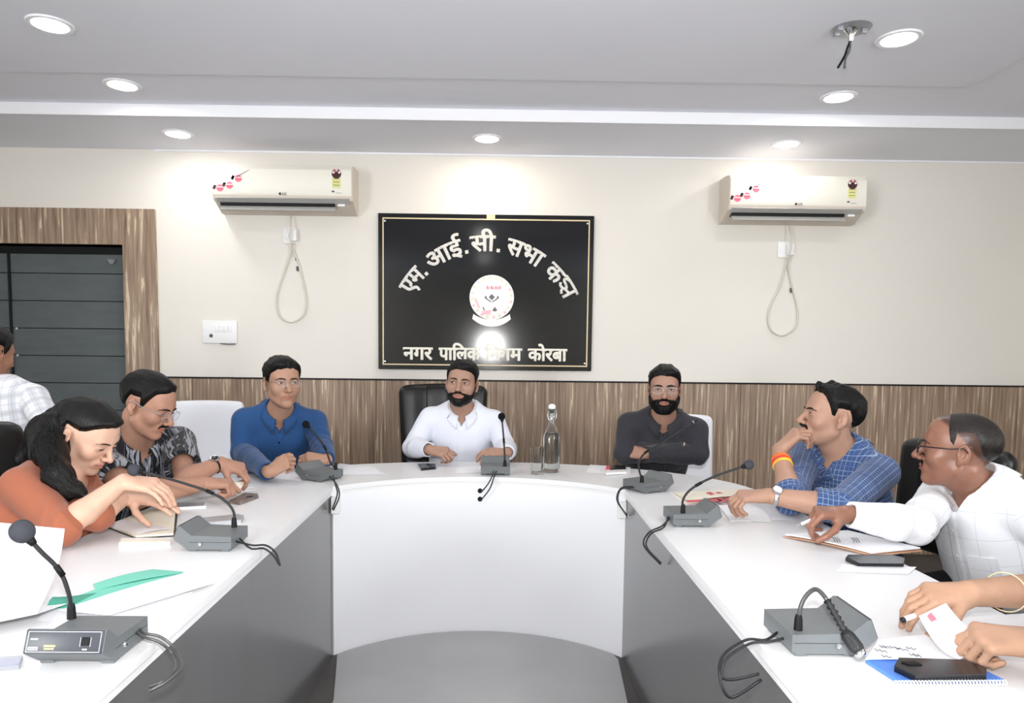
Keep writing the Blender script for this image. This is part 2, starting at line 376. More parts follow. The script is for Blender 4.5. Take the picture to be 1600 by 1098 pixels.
# ------------------------------------------------------------------ air conditioners on the wall
def air_conditioner(x, y, z, label, mirrored):
    """origin at the wall, bottom centre of the unit"""
    t = thing('air_conditioner', label, 'air conditioner', (x, y, z), 0, 'split air conditioners on the back wall')
    w, h, d = .875, .285, .2
    # curved body section in (y, z), pulled along x
    sec = [(0, 0), (0, h), (-d*.55, h), (-d*.9, h-.012), (-d, h-.045), (-d, .085), (-d*.93, .06), (-d*.8, .052), (-.05, .0)]
    prism('shell', sec, -w/2, w/2, M['ac_side'], t, .008, 2, 'yz')
    fsec = [(-d*.60, h+.001), (-d*.9, h-.008), (-d-.006, h-.04), (-d-.006, .098), (-d*.96, .072), (-d*.92, .072), (-d*.92, h-.03), (-d*.6, h-.01)]
    prism('front_panel', fsec, -w/2+.006, w/2-.006, M['ac_white'], t, .004, 2, 'yz')
    prism('lower_lip', [(-d*.97, .074), (-d*.995, .068), (-d*.8, .044), (-d*.76, .052)], -w/2+.02, w/2-.02, M['ac_in'], t, .002, 1, 'yz')
    box('outlet', (-w/2+.035, -.165, .028), (w/2-.12, -.06, .05), M['door_dark'], t)
    f = box('flap', (-w/2+.035, -.004, -.045), (w/2-.115, .004, .01), M['ac_in'], t, .002, 1, loc=(0, -.142, .036), rot=(R_(-38), 0, 0))
    for k in range(9):
        xx = -w/2+.07 + k*.083
        box('vane', (xx, -.158, .026), (xx+.003, -.075, .052), M['black'], t)
    box('display', (w/2-.1, -.168, .03), (w/2-.055, -.164, .044), M['white'], t, .001, 1, rot=(R_(0), 0, 0))
    # printed stickers (thin raised films)
    yy = -d-.0072
    def film(name, x0, x1, z0, z1, m, parent=t): return box(name, (x0, yy, z0), (x1, yy+.0012, z1), m, parent)
    st = film('sticker', -w/2+.018, -w/2+.15, .15, h-.052, M['white'])
    tube('swoosh', [(-w/2+.15, yy, .19), (-w/2+.18, yy, .21), (-w/2+.235, yy, h-.045)], [.003, .004, .0015], M['ink'], st, 6, 4, .4)
    for (cx, cz) in ((-w/2+.05, .125), (-w/2+.11, .142), (-w/2+.165, .185)):
        o = lathe('badge', [(0, 0), (.022, 0), (.022, .0016), (0, .0016)], M['pink'], st, 16, (cx, yy+.001, cz)); o.rotation_euler = (R_(90), 0, 0)
        film('badge_band', cx-.021, cx+.021, cz+.003, cz+.007, M['white'], st).location.y = -.0016
        film('badge_rim', cx-.021, cx+.021, cz-.007, cz-.003, M['red_print'], st).location.y = -.0016
        o = box('badge_tab', (-.011, 0, -.013), (.006, .0012, .013), M['maroon'], st, loc=(cx-.032, yy, cz+.004), rot=(0, R_(25), 0))
    lb = film('energy_label', w/2-.125, w/2-.072, .135, .2, M['green_print'])
    for k in range(3): film('label_line', w/2-.118, w/2-.08, .19-.02*k, .193-.02*k, M['ink'], lb).location.y = -.001
    o = lathe('rating_dial', [(0, 0), (.03, 0), (.03, .0014), (0, .0014)], M['maroon'], lb, 20, (w/2-.098, yy+.001, .222)); o.rotation_euler = (R_(90), 0, 0)
    for k in range(5):
        a = R_(20+35*k); s = lathe('star', [(0, 0), (.0085, 0), (.0085, .002), (0, .002)], M['red_print' if k % 2 else 'white'], lb, 8, (w/2-.098+.019*math.cos(a), yy+.0005, .224+.019*math.sin(a))); s.rotation_euler = (R_(90), 0, 0)
    film('small_mark', w/2-.128, w/2-.112, .108, .118, M['ink'], lb)
    film('small_text', w/2-.105, w/2-.068, .104, .106, M['ink'], lb)
    V, Fc = text_geo('LG', .022, .0006)
    lg = mesh_obj('logo_lettering', [(v[0]-.0, yy-.0004, .088+v[1]) for v in V], Fc, M['ink'], t)
    ring = lathe('logo_disc', [(0, 0), (.008, 0), (.008, .0014), (0, .0014)], M['maroon'], t, 14, (-.014, yy+.001, .095)); ring.rotation_euler = (R_(90), 0, 0)
    return t
air_conditioner(-1.315, WY-.001, 2.225, 'white split air conditioner on the wall beside the door frame', False)
air_conditioner(1.935, WY-.001, 2.205, 'white split air conditioner on the wall far from the door', True)

def wall_socket(x, z, label, dark, clabel, sx, zt=.12):
    t = thing('wall_socket', label, 'socket', (x, WY, z), 0, 'sockets under the air conditioners')
    box('socket_plate', (-.06, -.012, -.052), (.03, -.0005, .052), M['white'], t, .003)
    box('plug', (-.008, -.045, -.04), (.036, -.012, .035), M['white'], t, .006)
    box('switch', (-.045, -.017, -.018), (-.02, -.012, .018), M['white'], t, .002)
    c = tag(tube('power_cable', [(x+.0, WY-.03, z+zt), (x+.005, WY-.058, z+.07), (x+.002, WY-.064, z-.02), (x-.005, WY-.02, z-.1),
                            (x-.055*sx, WY-.012, z-.24), (x-.105, WY-.012, z-.40), (x-.09, WY-.012, z-.52), (x-.01, WY-.012, z-.565), (x+.075, WY-.012, z-.51),
                            (x+.088, WY-.012, z-.40), (x+.045*sx, WY-.012, z-.2), (x+.01, WY-.02, z-.1), (x+.012, WY-.03, z-.047)], .0055, M['offwhite'], None, 6, 8), clabel, 'cable', 'cable loops under the air conditioners')
    for a, b in dark: tube('tape', [(x+.02+.3*(-a-.1)*.35, WY-.012, z+a), (x+.02+.3*(-b-.1)*.35, WY-.012, z+b)], .0065, M['ink'], c, 6)
wall_socket(-1.31, 2.095, 'small white wall socket with plug under the air conditioner beside the door', ((-.14, -.16), (-.2, -.23)), 'pale looped cable hanging from the socket nearer the door', 1)
wall_socket(1.955, 2.045, 'small white wall socket with plug under the air conditioner far from the door', ((-.25, -.28),), 'pale looped cable hanging from the socket far from the door', .7, .15)

t = thing('switch_plate', 'white switchboard plate on the cream wall above the wood panelling by the door', 'switch', (-1.795, WY, 1.46))
box('plate', (-.115, -.014, -.075), (.115, -.0005, .075), M['white'], t, .006)
for k in range(4): box('rocker', (-.02+.03*k-.012, -.019, .0), (-.02+.03*k+.012, -.014, .04), M['white'], t, .002)
lathe('socket_hole', [(0, 0), (.012, 0), (.012, .002), (0, .002)], M['ink'], t, 12, (-.055, -.0145, -.025)).rotation_euler = (R_(90), 0, 0)
tube('loose_tag', [(.0, -.008, -.076), (.05, -.01, -.081), (.1, -.008, -.079)], .003, M['ink'], t, 6)

# ------------------------------------------------------------------ black name board
BX0, BX1, BZ0, BZ1 = -.745, .672, 1.228, 2.246
t = thing('name_board', 'glossy black sign with a round emblem and pale Hindi lettering', 'sign', (0, WY, 0))
box('board', (BX0, -.022, BZ0), (BX1, -.001, BZ1), M['board'], t, .002, 1)
by = -.0228
def strip(x0, z0, x1, z1): box('border_line', (x0, by, z0), (x1, by+.0008, z1), M['gold'], t)
b = .028
for (x0, z0, x1, z1) in ((BX0+b, BZ1-b-.008, BX1-b, BZ1-b), (BX0+b, BZ0+b, BX1-b, BZ0+b+.008), (BX0+b, BZ0+b+.008, BX0+b+.008, BZ1-b-.008), (BX1-b-.008, BZ0+b+.008, BX1-b, BZ1-b-.008)): strip(x0, z0, x1, z1)
box('notch', (-.035, -.0236, BZ1-b-.002), (.02, -.0006, BZ1+.001), M['gold'], t)
for x in (BX0+.045, BX1-.045):
    for z in (BZ0+.05, BZ1-.05):
        lathe('screw', [(0, 0), (.008, 0), (.006, .004), (0, .005)], M['chrome'], t, 12, (x, by, z)).rotation_euler = (R_(90), 0, 0)
def fit_word(s, w, h, off):
    """word mesh, x from 0 to w, header line (shirorekha) at z = 0 and foot at -h"""
    V, Fc = text_geo(s, 1.0, 0)
    hd = .633; x0, x1 = V[:, 0].min(), V[:, 0].max()
    V = V.copy(); V[:, 0] = (V[:, 0]-x0)/(x1-x0)*w; V[:, 1] = (V[:, 1]-hd)*h/hd
    return V, Fc
BOLD = .0042
def islands(n, Fc):
    p = list(range(n))
    def f(i):
        while p[i] != i: p[i] = p[p[i]]; i = p[i]
        return i
    for q in Fc:
        for k in q[1:]: p[f(k)] = f(q[0])
    ids = {}; return [ids.setdefault(f(i), len(ids)) for i in range(n)]
def slab(name, V2, Fc, m, y, d=BOLD):
    """thin raised letter fattened by d: each outline edge gets a strip and a round joint, laid in steps so nothing is coplanar"""
    from collections import Counter
    n = len(V2); isl = islands(n, Fc); V = [(v[0], y+.00012*isl[i], v[1]) for i, v in enumerate(V2)]
    ec = Counter(tuple(sorted((f[i], f[(i+1) % len(f)]))) for f in Fc for i in range(len(f))); F2 = [tuple(f) for f in Fc]; seen = set(); c6 = [(math.cos(k*math.pi/4), math.sin(k*math.pi/4)) for k in range(8)]; q = 0
    for f in Fc:
        cx, cz = sum(V2[i][0] for i in f)/len(f), sum(V2[i][1] for i in f)/len(f)
        for i in range(len(f)):
            a, c = f[i], f[(i+1) % len(f)]
            if ec[tuple(sorted((a, c)))] != 1: continue
            (ax, az), (bx, bz) = V2[a][:2], V2[c][:2]; L = math.hypot(bx-ax, bz-az)
            if L < 1e-7: continue
            nx, nz = (bz-az)/L, -(bx-ax)/L
            if nx*(cx-ax)+nz*(cz-az) > 0: nx, nz = -nx, -nz
            q += 1; yy = y+.0012+.00001*(q % 60); k = len(V)
            V += [(ax, yy, az), (ax+nx*d, yy, az+nz*d), (bx+nx*d, yy, bz+nz*d), (bx, yy, bz)]; F2.append((k, k+1, k+2, k+3))
            for vi, (px_, pz_) in ((a, (ax, az)), (c, (bx, bz))):
                if vi in seen: continue
                seen.add(vi); k = len(V); yy = y+.002+.00001*(len(seen) % 90); V += [(px_+d*u, yy, pz_+d*w) for u, w in c6]; F2.append(tuple(range(k, k+8)))
    return mesh_obj(name, V, F2, m, t)
pxm = 1/234.5/4.067   # sign drawn from its own proportions
def sx(u): return BX0 + (u-45)*(BX1-BX0)/(1404-45)
ACX, ACZ, AR = sx(732), BZ1 - (827-52)*(BZ1-BZ0)/(1035-52), 639*(BX1-BX0)/(1404-45)
lh = .098
for s, a0, a1 in (('एम', -60.6, -45.5), ('आई', -39, -16), ('सी', -10, 4.5), ('सभा', 12.4, 35.5), ('क', 41, 51.6)):
    w = R_(a1-a0)*AR; V, Fc = fit_word(s, w, lh, .028); V, Fc = split_long(V, Fc, .02)
    ang = R_(a0) + V[:, 0]/AR; rr = AR + V[:, 1]
    slab('lettering', np.c_[ACX + rr*np.sin(ang), ACZ + rr*np.cos(ang)], Fc, M['letter2'], by-.003)
# the conjunct 'ksha' closes the arc: drawn stroke by stroke, (u, v) in its own letter box
KV, KF = [], []
def stroke(pts, r=.095, bend=1):
    P = catmull(pts, 6) if len(pts) > 2 else [np.array(pts[0], float)+(np.array(pts[1], float)-np.array(pts[0], float))*k/6 for k in range(7)]
    q = []
    for u, v in P:
        an = R_(51.6) + u*R_(12)*1.0; rr = AR + (v-1)*lh; q.append((ACX+rr*math.sin(an), by-.003, ACZ+rr*math.cos(an)))
    a, f = tube_geo(q, r*lh, 8); n = len(KV)
    KV.extend([(p[0], by-.003+(p[1]-by+.003)*.25, p[2]) for p in a]); KF.extend([tuple(i+n for i in g) for g in f])
stroke([(.32, .98), (.13, .85), (.13, .69), (.36, .63)]); stroke([(.36, .63), (.52, .52), (.44, .34), (.24, .29), (.10, .42)])
stroke([(.45, .38), (.62, .45), (.82, .52)]); stroke([(.42, .34), (.48, .16), (.64, .05)]); stroke([(.84, 1.), (.84, 0)], .11); stroke([(.0, 1.), (1.06, 1.)], .095)
mesh_obj('lettering', KV, KF, M['letter2'], t, True)
for a in (-44.0, -13.6, 7.2):
    rr = AR-lh+.006; cx, cz = ACX + rr*math.sin(R_(a)), ACZ + rr*math.cos(R_(a))
    box('full_stop', (-.011, 0, -.011), (.011, .004, .011), M['letter2'], t, loc=(cx, by-.003, cz), rot=(0, R_(a), 0))
def sz(v): return BZ1 - (v-52)*(BZ1-BZ0)/(1035-52)
for s, u0, u1 in (('नगर', 205, 388), ('पािलक', 432, 690), ('िनगम', 722, 957), ('कोरबा', 1000, 1245)):
    V, Fc = fit_word(s, sx(u1)-sx(u0), .076, .026)
    slab('lettering', np.c_[sx(u0)+V[:, 0], sz(897)+V[:, 1]], Fc, M['letter'], by-.003)
# the round emblem with a ribbon under it
ex, ez, er = sx(763), sz(572), .147
def disc(name, r, m, dy, cx=None, cz=None, seg=40, par=None):
    o = lathe(name, [(0, 0), (r, 0), (r, .002), (0, .002)], m, par or t, seg, ((ex if cx is None else cx), by-dy, (ez if cz is None else cz))); o.rotation_euler = (R_(90), 0, 0); return o
M['emb'] = mat('emblem_white', lin(240, 238, 236), .5, .4); M['emb2'] = mat('emblem_inner', lin(246, 243, 243), .5, .4)
M['soft_pink'] = mat('emblem_pink', lin(238, 190, 200), .5, .3); M['soft_red'] = mat('emblem_red', lin(232, 140, 152), .5, .3)
M['soft_green'] = mat('emblem_green', lin(222, 222, 190), .5, .3); M['soft_blue'] = mat('emblem_blue', lin(214, 222, 234), .5, .3); M['soft_grey'] = mat('emblem_grey', lin(110, 110, 112), .5, .3)
emb = disc('emblem', er, M['emb'], .001)
disc('emblem_ring', er*.80, M['soft_green'], .0022); disc('emblem_field', er*.785, M['emb2'], .0028)
def eflat(name, pts, m, dy=.0052):
    return mesh_obj(name, [(ex+x*er, by-dy, ez+z*er) for x, z in pts], [tuple(range(len(pts)))[::-1]], m, t)
for k in range(20):
    a = R_(18*k+6); mm = (M['soft_green'], M['soft_blue'], M['soft_pink'])[(0 if 20 < 18*k < 100 else 1 if 100 <= 18*k < 180 else 2) if k % 2 else 0]
    disc('emblem_dot', er*.055, mm, .004, ex+er*.89*math.cos(a), ez+er*.89*math.sin(a), 8)
for k, (w_, h_) in enumerate(((.07, .15), (.05, .12), (.08, .15), (.05, .10), (.07, .14), (.06, .12), (.07, .15))):
    x_ = -.24+.095*k; eflat('emblem_mark', [(x_, .36), (x_+w_, .36), (x_+w_, .36+h_), (x_, .36+h_)], M['soft_red'])
eflat('emblem_diamond', [(0, .15), (.14, .01), (0, -.13), (-.14, .01)], M['soft_grey'])
for s in (-1, 1):
    eflat('emblem_hand', [(s*.30, .08), (s*.22, .02), (s*.24, -.06), (s*.32, -.05)][::s], M['soft_grey'])
    eflat('emblem_arm', [(s*.24, -.03), (s*.02, -.18), (s*.02, -.23), (s*.28, -.07)][::s], M['soft_grey'])
eflat('emblem_leaf', [(.42, -.25), (.62, .0), (.66, .2), (.6, .02)], M['soft_blue']); eflat('emblem_petal', [(-.8, .0), (-.68, -.1), (-.5, -.5), (-.62, -.45)], M['soft_pink'])
eflat('emblem_petal', [(-.45, -.62), (0, -.55), (-.05, -.75), (-.4, -.78)], M['soft_pink'])
eflat('emblem_drop', [(.15, -.42), (.25, -.56), (.2, -.62), (.06, -.62), (.04, -.54)], M['soft_grey']); eflat('emblem_tool', [(-.42, -.42), (-.36, -.44), (-.3, -.58), (-.36, -.58)], M['soft_grey'])
rib = []
for k in range(13): a = R_(-132+84*k/12); rib.append((1.30*math.cos(a), .05+1.36*math.sin(a)))
inner = []
for k in range(13): a = R_(-48-84*k/12); inner.append((1.02*math.cos(a)*1.2, .0+1.0*math.sin(a)))
nb = len(rib)
mesh_obj('emblem_ribbon', [(ex+x*er, by-.006, ez+z*er) for x, z in rib+inner[::-1]], [(i, i+1, nb+i+1, nb+i) for i in range(nb-1)], M['emb'], t)
# ------------------------------------------------------------------ points on real planes
def _ray(x, y): return _F + _R*((x-779.634)/F_PX) - _U*((y-639.436)/F_PX)
def atz(x, y, z=.75):
    d = _ray(x, y); return Vector((0, 0, CAM_H)) + d*((z-CAM_H)/d.z)
def aty(x, y, Y):
    d = _ray(x, y); return Vector((0, 0, CAM_H)) + d*(Y/d.y)
TZ = .75

# ------------------------------------------------------------------ U-shaped conference table
XL = lambda Y: -.678 + .0135*(3.04-Y)
XR = lambda Y: .588 - .028*(3.02-Y)
AC_X, AC_Y = -.046, 3.315
def arc(inset=0.0, n=28):
    (x0, y0), (x1, y1) = (-.678, 3.04), (.588, 3.02)
    hc = (x1-x0)/2; s = AC_Y-(y0+y1)/2; Rr = (hc*hc+s*s)/(2*s); cx, cy = (x0+x1)/2, AC_Y-Rr
    a0 = math.atan2(y0-cy, x0-cx); a1 = math.atan2(y1-cy, x1-cx)
    return [(cx+(Rr+inset)*math.cos(a0+(a1-a0)*k/n), cy+(Rr+inset)*math.sin(a0+(a1-a0)*k/n)) for k in range(n+1)]
def outer(n=40):
    return [(-.042+1.207*math.cos(math.pi-math.pi*k/n), 3.0+.80*math.sin(math.pi*k/n)) for k in range(n+1)]
YE = .42
t = thing('conference_table', 'white U-shaped conference table with grey side panels and a white curved front', 'table', (0, 0, 0))
def uoutline(g):
    inner = [(XL(YE)-g, YE+g), (XL(3.04)-g, 3.04)] + arc(g)[1:-1] + [(XR(3.02)+g, 3.02), (XR(YE)+g, YE+g)]
    out = [(1.165-g, YE+g)] + [(x*(1-g*.5), y-g) for x, y in outer()][::-1] + [(-1.249+g, YE+g)]
    return inner + out
prism('tabletop', uoutline(0), .729, TZ, M['table_white'], t, .003, 2)
prism('tabletop_underlay', uoutline(.006), .708, .7285, M['table_white'], t, .002, 1)
A = arc(.004); B = arc(.022)
prism('front_panel', A + B[::-1], 0, .708, M['panel_white'], t)
def side_panel(name, f, s, m):
    d = .012*s
    prism(name, [(f(YE+.03)+d, YE+.03), (f(3.03)+d*.3, 3.03), (f(3.03)+d*.3+s*.018, 3.03), (f(YE+.03)+d+s*.018, YE+.03)], 0, .708, m, t, .001, 1)
side_panel('side_panel', XL, -1, M['panel_dark']); side_panel('side_panel', XR, 1, M['panel_dark'])
for sgn, f in ((-1, XL), (1, XR)):
    xo = -1.235 if sgn < 0 else 1.15
    box('end_panel', (min(f(YE)+.012*sgn, xo), YE+.02, 0), (max(f(YE)+.012*sgn, xo), YE+.04, .708), M['panel_dark'], t, .001, 1)
for x, y in ((-1.0, 1.72), (.95, 1.80), (-.50, 3.70), (.40, 3.70)):
    lathe('leg', [(0, 0), (.03, 0), (.03, .01), (.022, .016), (.022, .70), (.035, .704), (.035, .708), (0, .708)], M['silver'], t, 16, (x, y, 0))
# little white corner brackets under the top edge
for c in ((524, 790), (972, 797)):
    p = aty(c[0], c[1], 3.005); box('corner_bracket', (p.x-.018, 3.0, p.z-.035), (p.x+.018, 3.028, p.z+.035), M['white'], t, .002, 1)
# hole grommets in the curved front, below the centre microphone
for c in ((750, 767), (750, 780)):
    p = aty(c[0], c[1], 3.312); lathe('grommet', [(0, 0), (.012, 0), (.009, .004), (0, .003)], M['black'], t, 12, (p.x, 3.318, p.z)).rotation_euler = (R_(90), 0, 0)

fm = [(-.60, 2.0), (-.585, 2.62), (-.66, 3.035)] + arc(-.004)[1:-1] + [(.57, 3.0), (.535, 2.6), (.50, 2.0)]
tag(prism('floor_mat', fm, 0.0005, .006, M['mat_grey']), 'grey sheet flooring laid between the table arms, rounded at the white front', 'floor mat')

# ------------------------------------------------------------------ gooseneck microphones
def mic(label, base, rz, neck, head, hr, cables, foam='foam', thin=False, neck_mat='neck', nr=.0042, front=False, flex=None):
    """base: world point under the middle of the unit; neck: world points of the gooseneck, foot first"""
    t = thing('microphone', label, 'microphone', (base[0], base[1], TZ+.0007), rz, 'desk microphones on the conference table')
    c, s = math.cos(rz), math.sin(rz)
    def loc(p): d = Vector(p) - Vector((base[0], base[1], TZ)); return (c*d.x+s*d.y, -s*d.x+c*d.y, d.z)
    prof = [(-.079, .009), (-.079, .043), (.034, .046), (.066, .073), (.071, .072), (.085, .037), (.082, .033), (.044, .0055), (-.07, .0055)]
    bm = bmesh.new()
    lo = [bm.verts.new((-.07, y, z)) for y, z in prof]; hi = [bm.verts.new((.07, y, z)) for y, z in prof]
    bm.faces.new(lo); bm.faces.new(hi[::-1])
    for i in range(len(prof)): bm.faces.new((lo[i], hi[i], hi[(i+1) % len(prof)], lo[(i+1) % len(prof)]))
    bmesh.ops.bevel(bm, geom=[e for e in bm.edges if e.calc_face_angle(0) > .5], offset=.0025, segments=2, profile=.5, affect='EDGES')
    bm_obj('housing', bm, M['mic_grey'], t, 35)
    box('seam', (-.0704, -.075, .026), (.0704, .04, .0275), M['mic_dark'], t)
    ang = math.atan2(.039, -.015)  # slope of the front plate
    fp = box('front_plate', (-.068, -.0202, -.0012), (.068, .0202, .002), M['mic_dark'], t, .0015, 2, loc=(0, .0785, .0545), rot=(R_(-69), 0, 0))
    fz = .0021
    for (a0, a1, b0, b1) in ((-.064, .064, .0165, .0178), (-.064, .064, -.0178, -.0165), (-.0645, -.0632, -.0178, .0178), (.0632, .0645, -.0178, .0178)):
        box('plate_line', (a0, b0, fz-.0004), (a1, b1, fz+.0003), M['silver'], fp)
    box('push_button', (-.045, -.008, fz-.001), (-.031, .006, fz+.003), M['black'], fp, .001, 1)
    for sx_ in (-.0475, -.0295): box('button_frame', (sx_, -.008, fz-.0004), (sx_+.0012, .008, fz+.0004), M['silver'], fp)
    box('button_mark', (-.042, .0115, fz-.0004), (-.034, .0135, fz+.0003), M['white'], fp)
    def word(sx0, sx1, y0, h, m, txt):
        V, Fc = text_geo(txt, 1, 0); x0, x1 = V[:, 0].min(), V[:, 0].max(); y1 = V[:, 1].max()
        mesh_obj('plate_lettering', [(-(sx0+(v[0]-x0)/(x1-x0)*(sx1-sx0)), -(y0+v[1]/y1*h), fz+.0004) for v in V], [f for f in Fc], m, fp)
    if front:
        # local y runs down the plate, x from the reader's right to the left
        box('logo_tag', (.044, .0085, fz-.0004), (.0615, .0145, fz+.0002), M['silver'], fp)
        word(-.0605, -.045, -.0135, .004, M['maroon'], 'AHUJA')
        for x0, x1, y0, y1, m_ in ((.046, .059, -.0058, -.0032, 'silver'), (.014, .034, .0055, .0088, 'yellow'), (.016, .033, .0105, .0132, 'yellow')): box('plate_print', (x0, y0, fz-.0004), (x1, y1, fz+.0003), M[m_], fp)
    for xx in (-.055, .055):
        for yy in (-.06, .033): box('foot', (xx-.012, yy-.011, 0), (xx+.012, yy+.011, .0075), M['mic_grey'], t, .001, 1)
    for s_ in (-1, 1): lathe('jack', [(0, 0), (.006, 0), (.005, .003), (.0025, .003), (0, .001)], M['chrome'], t, 12, (.0702*s_, .01, .022)).rotation_euler = (0, R_(90*s_), 0)
    P = [Vector(p) for p in neck]; P0 = P[0]
    col = lathe('collar', [(0, 0), (.0085, 0), (.0075, .022), (.0055, .03), (0, .03)], M['black'], t, 14, loc((P0.x, P0.y, TZ+.0435)))
    pts = [Vector((P0.x, P0.y, TZ+.05))] + P[1:] + [Vector(head)]
    pts = catmull([loc(p) for p in pts], 7)
    if flex is None:
        tube('gooseneck', pts, nr, M[neck_mat], t, 8)
    else:
        k = int(len(pts)*flex); tube('gooseneck', pts[:k+1], nr, M['neck_grey'], t, 8)
        q = pts[k:]; tube('flexible_joint', q, [nr*1.0 if i % 2 else nr*1.9 for i in range(len(q)-5)] + [nr*2.3]*5, M['neck'], t, 10)
    mid = pts[len(pts)//2]; d = np.array(pts[len(pts)//2+1])-mid; d /= np.linalg.norm(d)
    if flex is None: tube('neck_joint', [mid-d*.012, mid+d*.012], nr*1.35, M['black'], t, 10)
    h = np.array(loc(head)); d = h-np.array(pts[-4]); d /= np.linalg.norm(d)
    if thin:
        tube('capsule', [h-d*.055, h-d*.05, h, h+d*.004], [nr, nr*1.5, nr*1.6, nr*.8], M['neck'], t, 10); tube('capsule_ring', [h-d*.02, h-d*.016], nr*1.75, M['silver'], t, 10)
    elif flex is not None:
        tube('capsule', [h-d*.03, h-d*.02, h+d*.004, h+d*.012], [nr*2, nr*3, nr*3.2, nr*2.4], M['neck'], t, 14); tube('capsule_tip', [h+d*.010, h+d*.016, h+d*.02], [nr*2.6, nr*2.6, nr*1.5], M['chrome'], t, 14)
    else:
        bm = bmesh.new(); bmesh.ops.create_uvsphere(bm, u_segments=20, v_segments=14, radius=hr)
        for v in bm.verts:
            k = v.co.dot(Vector(d))/hr; v.co *= 1 + .10*max(0, -k)**2
        o = bm_obj('foam_windshield', bm, M[foam], t, 60); o.location = tuple(h+d*hr*.3)
        tube('capsule_ring', [h-d*hr*1.25, h-d*hr*.6], [nr*1.5, nr*2.2], M['black'], t, 10)
    for c_ in cables: tube('cable', catmull([loc(p) for p in c_], 7), .0030, M['neck'] if not front else M['neck_grey'], t, 6)
    return t
def table_path(pts): return [atz(x, y, z) if len(q) == 3 else aty(x, y, Y) for q in pts for x, y, z, Y in [(q[0], q[1], q[2], q[-1])]]
def zp(x, y, z=TZ+.004): return atz(x, y, z)

# 1 nearest, lower left: faces the camera
b = atz(119, 1039); b = (b.x-.002, b.y+.05)
YN = b[1]+.062
mic('grey desk microphone with round foam head, nearest to the camera, its labelled front facing us', b, math.pi,
    [aty(112, 968, YN), aty(108, 930, YN-.01), aty(93, 892, YN-.02), aty(64, 862, YN-.04)], aty(38, 834, YN-.05), .0215,
    [[(b[0]+.05, b[1]+.08, TZ+.024), atz(225, 989, TZ+.03), atz(252, 996, TZ+.02), aty(277, 1018, b[1]+.02), aty(284, 1042, b[1]-.06), aty(262, 1064, b[1]-.1), aty(233, 1080, b[1]-.12)],
     [(b[0]+.03, b[1]+.08, TZ+.024), atz(222, 994, TZ+.028), atz(250, 1004, TZ+.016), aty(271, 1024, b[1]+.02), aty(276, 1044, b[1]-.05), aty(256, 1064, b[1]-.1), aty(233, 1073, b[1]-.11)]], front=True)
# 2 left arm, second
p = atz(318, 862); b2 = (p.x, p.y+.07); YN = b2[1]+.045
mic('grey desk microphone in front of the woman in orange, long neck bowed towards her', b2, R_(90),
    [aty(366, 826, YN), aty(365, 800, YN), aty(352, 783, YN), aty(328, 769, YN), aty(290, 756, YN), aty(245, 743, YN)], aty(212, 735, YN), .0185,
    [[(b2[0]+.079, b2[1]-.03, TZ+.02), atz(395, 852, TZ+.012), atz(415, 852, TZ+.008), aty(430, 863, b2[1]-.07), aty(438, 884, b2[1]-.09)],
     [(b2[0]+.079, b2[1]-.0, TZ+.02), atz(392, 857, TZ+.012), atz(412, 857, TZ+.008), aty(427, 868, b2[1]-.07), aty(436, 882, b2[1]-.09)]])
# 3 left rear corner
p = atz(497, 752); b3 = (p.x-.01, p.y+.07)
mic('grey desk microphone at the left rear corner, in front of the man in plain blue', b3, R_(58),
    [(b3[0]+.075, b3[1]-.005, TZ+.05), aty(516, 722, b3[1]-.01), aty(508, 700, b3[1]), aty(493, 678, b3[1])], aty(479, 664, b3[1]), .0165,
    [[(b3[0]+.07, b3[1]-.035, TZ+.02), aty(524, 757, 3.01), aty(527, 772, 2.985), aty(519, 796, 2.985)], [(b3[0]+.055, b3[1]-.045, TZ+.02), aty(527, 759, 3.0), aty(530, 776, 2.975), aty(521, 797, 2.975)]], foam='foam_black')
# 4 centre
p = atz(774, 743); b4 = (p.x, p.y+.08)
mic('grey desk microphone at the middle of the curved front, two short cables below it', b4, 0,
    [(b4[0]+.045, b4[1]-.07, TZ+.05), (b4[0]+.042, b4[1]-.068, TZ+.12), (b4[0]+.036, b4[1]-.055, TZ+.20)], (b4[0]+.028, b4[1]-.03, TZ+.275), .0175,
    [[(b4[0]-.01, b4[1]-.079, TZ+.02), aty(769, 744, 3.29), aty(762, 757, 3.285), aty(752, 769, 3.30)], [(b4[0]+.005, b4[1]-.079, TZ+.02), aty(772, 745, 3.285), aty(765, 764, 3.28), aty(752, 781, 3.295)]], foam='foam_black')
# 5 right rear corner
p = atz(1012, 770); b5 = (p.x+.015, p.y+.07)
mic('grey desk microphone at the right rear corner, thin bare head pointing up', b5, R_(-62),
    [(b5[0]-.04, b5[1]-.065, TZ+.05), aty(998, 724, b5[1]-.05), aty(1010, 706, b5[1]-.03), aty(1038, 690, b5[1])], aty(1088, 656, b5[1]+.03), .014,
    [[(b5[0]-.07, b5[1]-.03, TZ+.02), aty(970, 763, 2.99), aty(964, 782, 2.97), aty(980, 806, 2.95)], [(b5[0]-.07, b5[1]-.05, TZ+.02), aty(970, 765, 2.97), aty(966, 784, 2.94), aty(979, 805, 2.92)]], thin=True)
